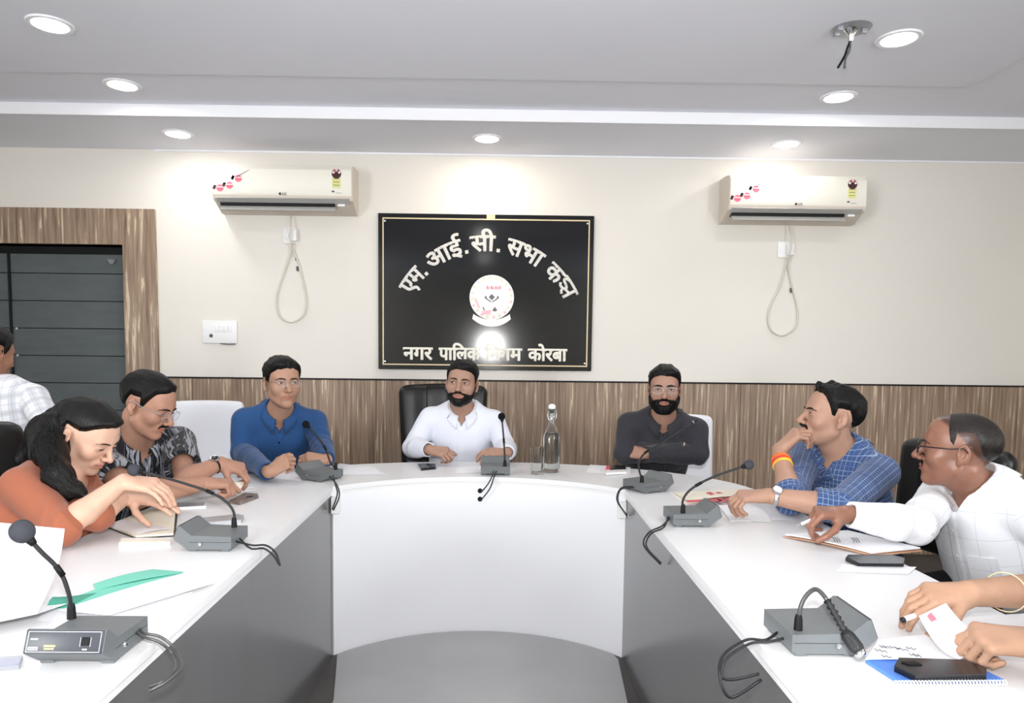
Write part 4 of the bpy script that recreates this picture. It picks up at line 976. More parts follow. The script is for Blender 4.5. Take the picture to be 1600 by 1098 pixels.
def skin_mat(name, spec=.35, rough=.52):
    return mat(name, (.4, .2, .12), rough, spec, attr='tint', noise=(35, .06), bump=(200, .04), sss=.04)
def hair_mat(name, col, rough=.42, spec=.4):
    return mat(name, col, rough, spec, noise=(26, .4, (5, 5, .8)), bump=(90, .4, (5, 5, .6)))
def lens_mat():
    m = bpy.data.materials.new('spectacle_lens'); m.use_nodes = True; nt = m.node_tree; b = nt.nodes['Principled BSDF']
    b.inputs['Base Color'].default_value = (.9, .93, .95, 1); b.inputs['Roughness'].default_value = .03; b.inputs['Specular IOR Level'].default_value = .5
    tr = nt.nodes.new('ShaderNodeBsdfTransparent'); mx = nt.nodes.new('ShaderNodeMixShader'); mx.inputs[0].default_value = .06
    nt.links.new(tr.outputs[0], mx.inputs[1]); nt.links.new(b.outputs[0], mx.inputs[2]); nt.links.new(mx.outputs[0], nt.nodes['Material Output'].inputs['Surface'])
    M['lens'] = m; return m
def euler_frame(yaw, pitch, roll):
    """columns = local x (subject's left), y (back), z (up). yaw 0 faces -Y (the camera), + turns to the picture's right; pitch + looks down; roll + tips the crown to the picture's right"""
    Rz = Matrix.Rotation(R_(yaw), 3, 'Z'); Rx = Matrix.Rotation(R_(pitch), 3, 'X'); Ry = Matrix.Rotation(R_(roll), 3, 'Y')
    return np.array(Rz @ Ry @ Rx)

def hairline_default(y): return np.interp(y, [-.10, -.080, -.062, -.045, -.034, -.024, -.012, -.007, .036, .052, .075, .11], [.070, .063, .052, .038, .012, -.004, -.012, .026, .026, -.018, -.050, -.060])

def person(label, pelvis, neck, head_c, hrot, sh_w=.185, chest_yaw=0, armR=None, armL=None, skin=(120, 85, 65), head=None, hs=1.04, vox=.0042,
           shirt=None, hair=None, legs=None, group=None, belly=1.0, chest=1.0, shirt_len=.0, neck_r=.054, female=False, shoulder_drop=.058, shoulders=None, category='person', shirt_noise=.0035, feet=True, standing=False, collar=True, low=.0, lips=None, beard_shade=.0, lens=True):
    """armX: dict(wrist, pole, D, N, curl, thumb, cuff (share of forearm covered; <0 short sleeve), s)"""
    head = head or {}
    pelvis, neck, head_c = (np.array(v, float) for v in (pelvis, neck, head_c))
    Hd = euler_frame(*hrot); u = _n(neck-pelvis); fy = euler_frame(chest_yaw, 0, 0)
    lat = _n(fy[:, 0]-u*(fy[:, 0]@u)); bk = np.cross(u, lat)  # x left, y back, z up
    Ch = np.stack([lat, bk, u], 1); T = np.linalg.norm(neck-pelvis)
    shL = neck-u*shoulder_drop+lat*sh_w-bk*.012; shR = neck-u*shoulder_drop-lat*sh_w-bk*.012
    if shoulders: shR, shL = (np.array(v, float) for v in shoulders)
    c_ = lambda f, x, y: pelvis+u*T*f+lat*x+bk*y
    def torso(g):   # g grows the clothes
        ops = [(ell(c_(.04, 0, .0), (.165*belly+g, .125*belly+g, .14+g), Ch), '+', 0), (ell(c_(.30, 0, -.012*belly), (.155*belly+g, .115*belly+g, .19+g), Ch), '+', .06),
               (ell(c_(.63, 0, .0), (.165*chest+g, .112*chest+g, .20+g), Ch), '+', .06), (ell(c_(.70, .065, -.055), (.075+g, .05+g, .075+g), Ch), '+', .05), (ell(c_(.70, -.065, -.055), (.075+g, .05+g, .075+g), Ch), '+', .05)]
        for s_, sh in ((1, shL), (-1, shR)):
            ops.append((cone(c_(.83, .05*s_, .01), sh-lat*s_*.030-u*.006, .060+g, .046+g), '+', .04))
            ops.append((cone(c_(1.02, .030*s_, .018), sh-lat*s_*.05+u*.012, .040+g, .040+g), '+', .05))
        if female: ops += [(ell(c_(.62, .07*s_, -.095), (.062+g, .058+g, .062+g), Ch), '+', .04) for s_ in (1, -1)]
        return blend(*ops)
    skull_n = head_c+Hd@np.array([0, .022, -.062])*hs
    neckf = blend((cone(neck-u*.03, skull_n, neck_r*1.05, neck_r*.95), '+', 0), (cone(neck+bk*-.02, head_c+Hd@np.array([0, -.02, -.075])*hs, neck_r*.85, neck_r*.80), '+', .03))
    arms, info = [], []
    for side, A, sh in ((-1, armR, shR), (1, armL, shL)):
        if A is None: continue
        al = A.get('len', 1.0); w = np.array(A['wrist'], float); el = np.maximum(np.array(A['el'], float), [-9, -9, TZ+.044*A.get('thick', 1.0)+.022]) if 'el' in A else ik(sh, w, .295*al, .265*al, A['pole']); A['elbow'] = el; th = A.get('thick', 1.0)
        sf = _n(w-el); mid = el+(w-el)*.35
        arms.append(dict(up=(sh, el), fo=(el, w), th=th, A=A, side=side, sh=sh))
        D, N = A.get('D', sf), A['N']
        hf, tips = hand(w, D, N, side < 0, A.get('curl', RELAX), A.get('thumb', (20, 25, 20, .55)), A.get('s', 1.0), A.get('spread', 4))
        if A.get('rest', TZ+.0025) is not None and not standing:   # lay the hand on what it touches
            lift = A.get('rest', TZ+.0025)-hf.box[0][2]
            if lift > 0 or A.get('down'): w = w+np.array([0, 0, lift]); A['wrist'] = w; arms[-1]['fo'] = (el, w)
        hf, tips = hand(w, D, N, side < 0, A.get('curl', RELAX), A.get('thumb', (20, 25, 20, .55)), A.get('s', 1.0), A.get('spread', 4)); arms[-1]['hand'] = hf; A['tips'] = tips
    def armf(a, g, g2=None, f0=0., f1=1.):
        sh, el = a['up']; w = a['fo'][1]; th = a['th']; g2 = g if g2 is None else g2; mid = el+(w-el)*.3; e2 = el+(w-el)*f1
        ops = [(cone(sh, el, .046*th+g, .038*th+g), '+', 0)]
        if f1 > 0:
            ops += [(cone(el, el+(w-el)*min(.3, f1), .040*th+g, .0405*th+g2), '+', .02)]
            if f1 > .3: ops += [(cone(mid, e2, .0405*th+g2, .0405*th+(.0255*th-.0405*th)*(f1-.3)/.7+g2), '+', .01)]
        return blend(*ops)
    hb, hf_ = head_local(head)
    hfield = near(placed(hf_, head_c, Hd, hs, True), .05); hbase = placed(hb, head_c, Hd, hs, True)
    bust = blend((ell(c_(.70, 0, 0), (.145*chest, .092*chest, .13), Ch), '+', 0), *[(cone(c_(.83, .05*s_, .01), sh-lat*s_*.035, .050, .042), '+', .04) for s_, sh in ((1, shL), (-1, shR))], *[(cone(c_(1.02, .030*s_, .018), sh-lat*s_*.05+u*.012, .028, .030), '+', .05) for s_, sh in ((1, shL), (-1, shR))])
    parts = [(near(blend((bust, '+', 0), (neckf, '+', .035))), '+', 0), (hfield, '+', .012)]
    for a in arms: parts += [(near(armf(a, 0)), '+', .03), (a['hand'], '+', .006)]
    body = blend(*parts)
    V, Q = surface_nets(body, vox)
    # skin colours belong to the skin: lips, lids, scalp, shaven beard, knuckles
    sk = np.array(lin(*skin)); col = np.tile(sk, (len(V), 1)); L = (V-head_c)@Hd/hs; X = np.abs(L[:, 0])
    def mix(m, c): nonlocal col; m = np.clip(m, 0, 1)[:, None]; col = col*(1-m)+np.array(c)*m
    inhead = (X < .1) & (np.abs(L[:, 1]) < .13) & (L[:, 2] > -.13)
    lipd = np.minimum(cone((0, -.0985, -.0600), (.023, -.0865, -.0650), .0042, .003)(np.c_[X, L[:, 1:]]), cone((0, -.0965, -.0715), (.020, -.0855, -.0690), .0055, .0035)(np.c_[X, L[:, 1:]]))
    mix(inhead*(lipd < .003)*.7, lips or sk*np.array([1.0, .66, .66])); mix(inhead*((np.abs(L[:, 2]+.0658) < .0016) & (X < .023) & (L[:, 1] < -.08))*.75, sk*.25)
    eyer = np.sqrt((X-.0315)**2+(L[:, 2]*1.3)**2); mix(inhead*(L[:, 1] < -.05)*np.clip(1.5-eyer/.02, 0, 1)*.35, sk*.55)
    if beard_shade: mix(inhead*np.clip((-.048-L[:, 2])/.01, 0, 1)*np.clip((.01-L[:, 1])/.02, 0, 1)*(L[:, 2] > -.128)*(lipd > .003)*beard_shade, sk*.35)
    if head.get('scalp'): mix(inhead*np.clip((L[:, 2]-np.interp(L[:, 1], [-.1, -.075, -.02, .0, .05, .1], [.12, .092, .06, .04, -.02, -.06]))/.012, 0, 1)*head['scalp'][0], lin(*head['scalp'][1]))
    nose = np.exp(-((X/.02)**2+((L[:, 2]+.033)/.015)**2))*(L[:, 1] < -.09); mix(nose*.18, sk*np.array([1.15, .9, .85]))
    if female: mix(inhead*np.exp(-(((X-.043)/.02)**2+((L[:, 2]+.028)/.018)**2))*(L[:, 1] < -.03)*.2, sk*np.array([1.1, .8, .8]))
    for a in arms:
        for nm, p in a['A']['tips'].items(): mix(np.clip(1.2-np.sqrt(((V-p)**2).sum(1))/.012, 0, 1)*.22, sk*np.array([1.25, 1.05, 1.0]))
    o = np_mesh('person', V, Q, skin_mat('skin', *head.get('gloss', (.35, .5))), None, tuple(pelvis*[1, 1, 0]), col)
    tag(o, label, category, group)
    P = dict(o=o, Hd=Hd, hc=head_c, hs=hs, hf=hfield, hb=hbase, arms=arms, Ch=Ch, neck=neck, pelvis=pelvis, T=T, u=u, lat=lat, bk=bk, body=body, torso=torso)
    W2 = lambda l: head_c+Hd@np.array(l, float)*hs
    P['W'] = W2
    def snap(p, lift=0., it=4):
        p = np.array(p, float)
        for _ in range(it):
            e = 1e-3; d = hfield(p[None])[0]-lift; g = np.array([hfield((p+np.eye(3)[a]*e)[None])[0]-lift-d for a in range(3)])/e; p = p-g*d/max(g@g, .3)
        return p
    P['snap'] = snap
    # eyes: an almond of white with iris, lash line above
    gz = head.get('gaze', (0, 0)); open_ = head.get('open', 1.0)
    for s_ in (1, -1):
        bm = bmesh.new(); bmesh.ops.create_uvsphere(bm, u_segments=28, v_segments=18, radius=1); Ve = np.array([v.co[:] for v in bm.verts])
        Fe = [tuple(v.index for v in f.verts) for f in bm.faces]; bm.free()
        Lc = Ve*np.array([.0140, .0132, .0060*max(open_, .22)]); Lc[:, 2] -= .0028*(Lc[:, 0]/.014)*s_*-.25
        ctr = np.array([.0315*s_, -.0785, -.0003-(1-open_)*.004]); px = Lc[:, 0]-gz[0]*.006; pz_ = Lc[:, 2]-gz[1]*.003
        rr = np.sqrt(px**2+(pz_*1.05)**2); ce = np.tile(np.array(lin(222, 212, 202)), (len(Ve), 1)); ce[rr < .0062] = lin(42, 26, 18); ce[rr < .003] = lin(8, 6, 6)
        ce[np.abs(Lc[:, 0]) > .0122] = lin(150, 96, 84); ce[(Lc[:, 2] > .0040*open_) | (open_ < .4)] = lin(24, 16, 14)
        Vw = np.array([W2(ctr+l) for l in Lc]); bmq = np.array([f if len(f) == 4 else f+(f[-1],) for f in Fe])
        mesh_o = mesh_obj('eye', [tuple(v-np.array(o.location)) for v in Vw], Fe, M.setdefault('eye', mat('eyeball', (.8, .8, .8), .15, .5, attr='tint')), o, True)
        at = mesh_o.data.attributes.new('tint', 'FLOAT_COLOR', 'POINT'); at.data.foreach_set('color', np.c_[ce, np.ones(len(ce))].astype(np.float32).ravel())
        hm_ = (hair or {}).get('mat') or M['hair_black']
        br = head.get('brow', 1.0)
        if br: 
            bp = [(.011, -.098, .0160), (.024, -.095, .0188), (.036, -.086, .0200), (.048, -.072, .0140)]
            pts = [snap(W2((x*s_, y, z+head.get('brow_up', 0))), .0005)-np.array(o.location) for x, y, z in bp]
            tube('eyebrow', catmull(pts, 4), [.0036*br, .0058*br, .0048*br, .0018*br], hm_, o, 8, 0, .6)
        if head.get('lid', 1):
            pts = [snap(W2((x*s_, -.097+abs(x-.031)*.5, z*open_-(1-open_)*.003)), .0004)-np.array(o.location) for x, z in ((.0175, .0005), (.024, .0048), (.0315, .0062), (.039, .0046), (.046, -.0002))]
            tube('eyelid', catmull(pts, 3), [.0006, .0011, .0013, .0012, .0007], M.setdefault('lash', mat('lash_line', lin(34, 22, 18), .6, .2)), o, 5)
    # hair, beard, moustache: shells over the skull
    if hair is not None and hair.get('line') is not False:
        hl = hair.get('line', hairline_default); tm = hair.get('t', .02); seed = hair.get('seed', 1); fuzz = hair.get('fuzz', .0042); part = hair.get('part', None)
        hbox = (np.array([-.12, -.15, -.14]), np.array([.12, .15, .17]))
        earx = ell((.084, .016, -.006), (.014, .023, .034))
        def hloc(q):
            X_ = np.abs(q[:, 0]); qa = np.c_[X_, q[:, 1:]]; d = hb(qa)
            jag = hash_noise(q*np.array([1, .8, .3]), seed+3, 2, 190)*hair.get('jag', .004)
            s = np.minimum(q[:, 2]-hl(q[:, 1]), hair.get('upper', 9)-q[:, 2]+q[:, 1]*.5)-hair.get('widow', 0)*np.exp(-(q[:, 0]/.03)**2)*(q[:, 1] < -.03)+jag
            up = np.clip((q[:, 2]-.005)/.075, 0, 1); front = np.clip((.02-q[:, 1])/.09, 0, 1)
            tt = hair.get('side', .0055)+(tm-hair.get('side', .0055))*up
            t = -.005+np.clip(s/hair.get('ramp', .035), 0, 1)**.6*(.005+tt)
            comb = q*np.array([1.0, .22, .5]) if hair.get('comb', 'back') == 'back' else q*np.array([.3, .9, .5])
            nz = (hash_noise(comb, seed, 3, 150)*1.0+hash_noise(q, seed+5, 2, 45)*.6)*fuzz*np.clip(s/.02, 0, 1)
            if hair.get('tuft'): nz = nz+hair['tuft']*np.clip(hash_noise(q*np.array([1, .6, .6]), seed+9, 2, 110)+.15, 0, 1)*np.clip((q[:, 2]-.05)/.05, 0, 1)*np.clip((.03-q[:, 1])/.05, 0, 1)
            if hair.get('sweep'): nz = nz+hair['sweep']*np.exp(-((q[:, 1]+.085)/.035)**2-((q[:, 2]-.09)/.035)**2)*np.clip(.6+q[:, 0]/.05*hair.get('sweep_side', 1), 0, 1.4)
            return np.maximum(np.maximum(d-t-nz, -(s+.001)), -earx(qa))
        hloc.box = hbox
        Vh, Qh = surface_nets(placed(hloc, head_c, Hd, hs), hair.get('vox', .0036), .0)
        np_mesh('hair', Vh, Qh, hair['mat'], o, tuple(o.location))
    if hair is not None and hair.get('beard'):
        full, must, mt = hair['beard']
        def bloc(q):
            X_ = np.abs(q[:, 0]); d = hb(np.c_[X_, q[:, 1:]]); F2 = hf_(np.c_[X_, q[:, 1:]])
            top = np.interp(q[:, 1], [-.11, -.085, -.06, -.03, -.008, .004], [-.046, -.047, -.055, -.046, -.012, .004])
            s = np.minimum(top-q[:, 2], (-.009-q[:, 1])); s = np.minimum(s, q[:, 2]+.13)
            ld = np.sqrt((X_/.0225)**2+((q[:, 2]+.0670)/.0095)**2)
            s = np.where(q[:, 1] < -.07, np.minimum(s, (ld-1)*.012), s)
            if full == 'goatee': s = np.minimum(s, .032-X_)
            t = -.004+np.clip(s/.010, 0, 1)**.6*(.004+hair.get('bt', .010))+hash_noise(q, 5, 2, 130)*.0015*np.clip(s/.01, 0, 1)
            return np.maximum(np.minimum(F2, d)-t, -(s+.0005))
        bloc.box = (np.array([-.095, -.14, -.14]), np.array([.095, .02, .0]))
        if full:
            Vb, Qb = surface_nets(placed(bloc, head_c, Hd, hs), .0034, .0); np_mesh('beard', Vb, Qb, hair.get('bmat', hair['mat']), o, tuple(o.location))
        if must:
            mp = [(0, -.106, -.0495), (.009, -.104, -.0500), (.019, -.098, -.0535), (.029*mt, -.088, -.0610)]
            for s_ in (1, -1):
                pts = [snap(W2((x*s_, y, z)), .0012)-np.array(o.location) for x, y, z in mp]
                tube('moustache', catmull(pts, 5), [.0060*must, .0068*must, .0056*must, .0022*must], hair.get('bmat', hair['mat']), o, 9, 0, .8)
    # spectacles
    if head.get('specs'):
        sp = head['specs']; gm = M[sp.get('mat', 'chrome')]; verts, faces = [], []
        def add(pts, r):
            a, f = tube_geo(pts, r, 6); n = len(verts); verts.extend(a); faces.extend([tuple(i+n for i in q) for q in f])
        Lo = np.array(o.location); zc = -.004
        lens_m = M.get('lens') or lens_mat()
        lens_pts = []
        for s_ in (1, -1):
            ring = []
            for k in range(25):
                a = 2*math.pi*k/24; cx_, sx_ = math.cos(a), math.sin(a)
                x = .0325+.0255*np.sign(cx_)*abs(cx_)**.7; z = zc+.0170*np.sign(sx_)*abs(sx_)**.7
                ring.append(W2((s_*x, -.1085+.16*(x-.03)**1*(.28) + .9*max(x-.03, 0)**2*6, z))-Lo)
            add(ring, sp.get('r', .0011)); lens_pts.append(ring)
            add([W2((s_*.058, -.100, .003))-Lo, W2((s_*.070, -.075, .004))-Lo, W2((s_*.0795, -.02, .006))-Lo, W2((s_*.083, .012, .012))-Lo, W2((s_*.084, .026, .0))-Lo], sp.get('tr', .0013))
            add([W2((s_*.008, -.1085, -.002))-Lo, W2((s_*.0085, -.103, -.010))-Lo], .0009)
        add([W2((-.0075, -.1085, .001))-Lo, W2((0, -.112, .004))-Lo, W2((.0075, -.1085, .001))-Lo], sp.get('r', .0011))
        so = mesh_obj('spectacles', verts, faces, gm, o, True)
        if lens:
            for ring in lens_pts: mesh_obj('lens', [tuple(np.mean(ring, 0))]+[tuple(p) for p in ring[:-1]], [(0, i+1, (i+1) % 24+1) for i in range(24)], lens_m, so)
    # shirt
    if shirt:
        g = shirt.get('ease', .014); sl = []
        for a in arms:
            cf = a['A'].get('cuff', .93); sh, el = a['up']; w = a['fo'][1]
            if cf >= 0:
                mid_ = el+(w-el)*min(.3, cf); e2_ = el+(w-el)*cf; r2_ = .0405*a['th']+(.0255-.0405)*a['th']*max(cf-.3, 0)/.7
                f = blend((cone(el, mid_, .039*a['th']+g*1.1, .0405*a['th']+g), '+', 0), *([(cone(mid_, e2_, .0405*a['th']+g, r2_+g*.95), '+', .012)] if cf > .31 else [])); end = el+(w-el)*cf; dr = _n(w-el); rin = .0405*a['th']+(.0255-.0405)*a['th']*max(cf-.3, 0)/.7+.0025
            else:
                e0 = sh+(el-sh)*(1+cf); dr = _n(el-sh); end = e0; rin = .050*a['th']+(.040-.050)*a['th']*(1+cf)+.006
                f = cone(sh, e0+dr*.02, .050*a['th']+g*1.3, rin+g*1.5)
            cut = (lambda end, dr: (lambda P: (P-end)@dr))(end, dr); ho = cone(end-dr*.03, end+dr*.12, rin, rin+.004)
            fb = f.box if cf < 0 else (np.minimum(f.box[0], np.minimum(sh, el)-.08), np.maximum(f.box[1], np.maximum(sh, el)+.08))
            upc = cone(sh, el, .046*a['th']+g*1.25, .039*a['th']+g*1.1) if cf >= 0 else None
            def sleeve(P, f=f, cut=cut, ho=ho, upc=upc):
                d = smax(smax(f(P), cut(P), .004), -ho(P), .003)
                return d if upc is None else smin(d, upc(P), .02)
            sleeve.box = fb; sl.append(near(sleeve))
        tf = near(torso(g*.75)); neck_hole = cone(neck-u*.012-bk*.022, neck+u*.16-bk*.05, neck_r+.013, neck_r+.05)
        vdep = shirt.get('v', .075); sd = shirt.get('seed', 3); hem = shirt.get('hem', -.10)
        vtop = neck-bk*(.075)+u*.0; 
        def sf(P):
            d = tf(P); Lq = (P-neck)@Ch
            d = smax(d, -neck_hole(P), .004)
            if vdep: d = smax(d, -np.maximum(np.abs(Lq[:, 0])-.040*np.clip((Lq[:, 2]+vdep)/vdep, 0, 1.2), np.maximum(Lq[:, 1]+.045, -(Lq[:, 2]+vdep))), .003)
            for q in sl: d = smin(d, q(P), .022)
            wr = hash_noise(P, sd, 3, 24)*shirt_noise+hash_noise(P*np.array([1, 1, .45]), sd+1, 2, 55)*shirt_noise*.55
            for a in arms:
                el = a['fo'][0]; rr = np.sqrt(((P-el)**2).sum(1)); ax = _n(a['fo'][1]-a['up'][0]); wr = wr+np.exp(-(rr/.085)**2)*np.sin((P-el)@ax*105+hash_noise(P, 7, 1, 20)*1.5)*.0032*(1 if a['A'].get('cuff', .9) >= 0 else 0)
            d = d-np.clip(wr, -.0045, .012)
            if shirt.get('placket', True): d = d-.0022*(np.abs(Lq[:, 0]) < .016)*(Lq[:, 1] < -.02)
            return np.maximum(d, -((P-pelvis)@u-hem))
        bs = [tf.box]+[q.box for q in sl]; sf.box = (np.min([b[0] for b in bs], 0), np.max([b[1] for b in bs], 0))
        Vs, Qs = surface_nets(sf, shirt.get('vox', .0055))
        # cloth coordinates follow the torso and each sleeve
        dT = tf(Vs); Lq = (Vs-pelvis)@Ch; cl = np.c_[Lq[:, 0], Lq[:, 2], np.zeros(len(Vs))]
        m_side = np.abs(Lq[:, 0]) > .13; cl[:, 0] = np.where(Lq[:, 1] > 0, .5-cl[:, 0], cl[:, 0]); best = dT+.004
        for i, a in enumerate(arms):
            for p0, p1, off in ((a['up'][0], a['up'][1], 0), (a['fo'][0], a['fo'][1], .295)):
                ax = p1-p0; Ln = np.linalg.norm(ax); ax = ax/Ln; q = Vs-p0; t = q@ax; ref = _n(np.cross(ax, bk+lat*.3)); ref2 = np.cross(ax, ref); da = np.sqrt(np.maximum((q*q).sum(1)-t*t, 0))-.052
                an = np.arctan2(q@ref2, q@ref); mm = (np.where((t > -.01) & (t < Ln+.03), da, 9) < best-.0); cl[mm] = np.c_[an*.05, t+off, np.full(len(Vs), i+1.)][mm]; best = np.where(mm, np.minimum(best, da), best)
        so = np_mesh('shirt', Vs, Qs, shirt['mat'], o, tuple(o.location), cloth=cl)
        P['shirt'] = so; P['sf'] = sf
        Lo = np.array(o.location)
        def ssnap(p, lift=.0):
            p = np.array(p, float)
            for _ in range(4):
                e = 1e-3; d = sf(p[None])[0]-lift; gr = np.array([sf((p+np.eye(3)[a_]*e)[None])[0]-lift-d for a_ in range(3)])/e; p = p-gr*d/max(gr@gr, .3)
            return p
        P['ssnap'] = ssnap
        if collar:
            cm = shirt.get('collar_mat', shirt['mat']); nr = neck_r*1.05; nv = 26; sp0 = shirt.get('spread', 26); na = (skull_n-neck); na = _n(na*.5+u*.5*np.linalg.norm(na))
            Cx = _n(lat-na*(lat@na)); Cy = np.cross(na, Cx); base = neck+u*.004
            rows = []
            for side in (1, -1):
                G = []
                for k in range(nv+1):
                    t = k/nv; ph = R_(sp0*.5+(180-sp0*.5)*t)*side  # from the front opening to the nape
                    dx, dy = math.sin(ph), -math.cos(ph); fr = max(0, math.cos(ph)); ht = .034-.008*fr; dip = -.040*fr**1.5
                    rad = nr+.006+.008*fr; pt = lambda r, z: base+Cx*dx*r*1.05+Cy*dy*r+na*z+bk*0
                    tip = max(0, 1-t*4.5)
                    inner = pt(rad-.001, dip-.010); topp = pt(rad+.004, dip+ht); fold = pt(rad+.011, dip+ht-.002); out = pt(rad+.024+.010*fr+.012*tip, dip-.004-.030*tip-.006)
                    G.append([inner, topp, fold, (fold*.5+out*.5)+Cy*dy*.002, out])
                rows.append(np.array(G))
            for G, sd_ in zip(rows, (1, -1)):
                # drop the outer edge onto the shirt
                for k in range(nv+1): G[k, 4] = ssnap(G[k, 4], .0065); G[k, 3] = G[k, 2]*.45+G[k, 4]*.55+_n(G[k, 4]-neck-na*((G[k, 4]-neck)@na))*.006
                Vc = (G-Lo).reshape(-1, 3); Fq = []
                for k in range(nv):
                    for j in range(4): a = k*5+j; Fq.append((a, a+1, a+6, a+5) if sd_ < 0 else (a, a+5, a+6, a+1))
                co = mesh_obj('collar', Vc, Fq, cm, o, True); md = co.modifiers.new('thickness', 'SOLIDIFY'); md.thickness = .0036; md.offset = 0
                at = co.data.attributes.new('cloth', 'FLOAT_VECTOR', 'POINT'); at.data.foreach_set('vector', np.array([[k/nv*.2, j*.02, 3] for k in range(nv+1) for j in range(5)], np.float32).ravel())
        for k in range(shirt.get('buttons', 4)):
            p = ssnap(neck-u*(vdep+.03+.085*k)-bk*.12, .001)
            nrm = -bk; b_ = lathe('button', [(0, 0), (.0055, 0), (.0052, .0018), (.003, .0014), (0, .0014)], M[shirt.get('bmat', 'white')], o, 10, tuple(p-Lo)); b_.rotation_euler = Vector(nrm).to_track_quat('Z', 'Y').to_euler()
        if shirt.get('pocket'):
            x0, z0 = shirt['pocket']; pc = []
            for du, dv in ((-.05, 0), (.05, 0), (.05, -.10), (0, -.118), (-.05, -.10)):
                pc.append(ssnap(neck+lat*(x0+du)+u*(z0+dv)-bk*.14, .003)-Lo)
            po = mesh_obj('pocket', pc, [(0, 1, 2, 3, 4)], shirt['mat'], o); at = po.data.attributes.new('cloth', 'FLOAT_VECTOR', 'POINT'); at.data.foreach_set('vector', np.array([[.06+a_, .3+b_, 0] for a_, b_ in ((-.05, 0), (.05, 0), (.05, -.10), (0, -.118), (-.05, -.10))], np.float32).ravel()); md = po.modifiers.new('thickness', 'SOLIDIFY'); md.thickness = .004
    # trousers and shoes
    if legs:
        Lf = euler_frame(legs.get('yaw', chest_yaw), 0, 0); fwd = -Lf[:, 1]; lt = Lf[:, 0]; ops = [(ell(pelvis+np.array([0, 0, -.01]), (.175, .14, .125), np.stack([lt, -fwd, [0, 0, 1]], 1)), '+', 0)]
        shoes = []
        for s_ in (1, -1):
            hip = pelvis+lt*.09*s_-np.array([0, 0, .03]); kl = legs.get('reach', .42)
            if standing: kn = hip+np.array([0, 0, -.40])+fwd*.03; an = np.array([hip[0], hip[1], .09])
            else: kn = hip+fwd*kl+lt*.04*s_; kn[2] = .50; an = kn-fwd*legs.get('tuck', .06); an = np.array([an[0], an[1], .09])
            ops += [(cone(hip, kn, .085, .062), '+', .05), (cone(kn, an, .060, .05), '+', .02)]; shoes.append(an)
        tr = near(blend(*ops)); Vt, Qt = surface_nets(tr, .012); np_mesh('trousers', Vt, Qt, legs['mat'], o, tuple(o.location))
        for an in shoes:
            f_ = blend((ell(an+fwd*.04-np.array([0, 0, .035]), (.045, .085, .05), np.stack([lt, -fwd, [0, 0, 1]], 1)), '+', 0), (ell(an+fwd*.12-np.array([0, 0, .05]), (.045, .10, .036), np.stack([lt, -fwd, [0, 0, 1]], 1)), '+', .02))
            def fs(P, f_=f_): return np.maximum(f_(P), .004-P[:, 2])
            fs.box = f_.box; Vt, Qt = surface_nets(fs, .01); np_mesh('shoe', Vt, Qt, M['leather'], o, tuple(o.location))
    return P
M['hair_black'] = hair_mat('black_hair', lin(6, 5, 6), .45, .28); M['hair_gloss'] = hair_mat('glossy_black_hair', lin(5, 4, 4), .38, .34); M['hair_grey'] = hair_mat('greying_hair', lin(52, 48, 46)); M['hair_brown'] = hair_mat('brown_black_hair', lin(34, 25, 22))
M['trouser_black'] = mat('black_trousers', lin(26, 26, 30), .8, .2); M['trouser_grey'] = mat('grey_trousers', lin(70, 72, 78), .8, .2)
def cloth_mat(name, col, grid=None, rough=.8, weave=.1, streak=None):
    """grid: (spacing, width, colour, amount) lines both ways in cloth coordinates"""
    m = mat(name, col, rough, .2, sheen=.15); nt = m.node_tree; b = nt.nodes['Principled BSDF']; N = nt.nodes.new; Lk = nt.links.new
    a = N('ShaderNodeAttribute'); a.attribute_name = 'cloth'
    tn = N('ShaderNodeTexNoise'); tn.inputs['Scale'].default_value = 14; tn.inputs['Detail'].default_value = 4
    tc = N('ShaderNodeTexCoord'); Lk(tc.outputs['Object'], tn.inputs['Vector'])
    bp = N('ShaderNodeBump'); bp.inputs['Strength'].default_value = .25; bp.inputs['Distance'].default_value = .012; Lk(tn.outputs[0], bp.inputs['Height']); Lk(bp.outputs[0], b.inputs['Normal'])
    if grid:
        src = None
        for (sp, wd, gc, am, axes) in grid:
            sx = N('ShaderNodeSeparateXYZ'); Lk(a.outputs['Vector'], sx.inputs[0])
            for ax in axes:
                mo = N('ShaderNodeMath'); mo.operation = 'PINGPONG'; Lk(sx.outputs[ax], mo.inputs[0]); mo.inputs[1].default_value = sp/2
                ls = N('ShaderNodeMath'); ls.operation = 'LESS_THAN'; Lk(mo.outputs[0], ls.inputs[0]); ls.inputs[1].default_value = wd/2
                mu = N('ShaderNodeMath'); mu.operation = 'MULTIPLY'; Lk(ls.outputs[0], mu.inputs[0]); mu.inputs[1].default_value = am
                mx = N('ShaderNodeMix'); mx.data_type = 'RGBA'; Lk(mu.outputs[0], mx.inputs[0]); mx.inputs['B'].default_value = (*gc, 1)
                if src is None: mx.inputs['A'].default_value = (*col, 1)
                else: Lk(src, mx.inputs['A'])
                src = mx.outputs['Result']
        Lk(src, b.inputs['Base Color'])
    return m
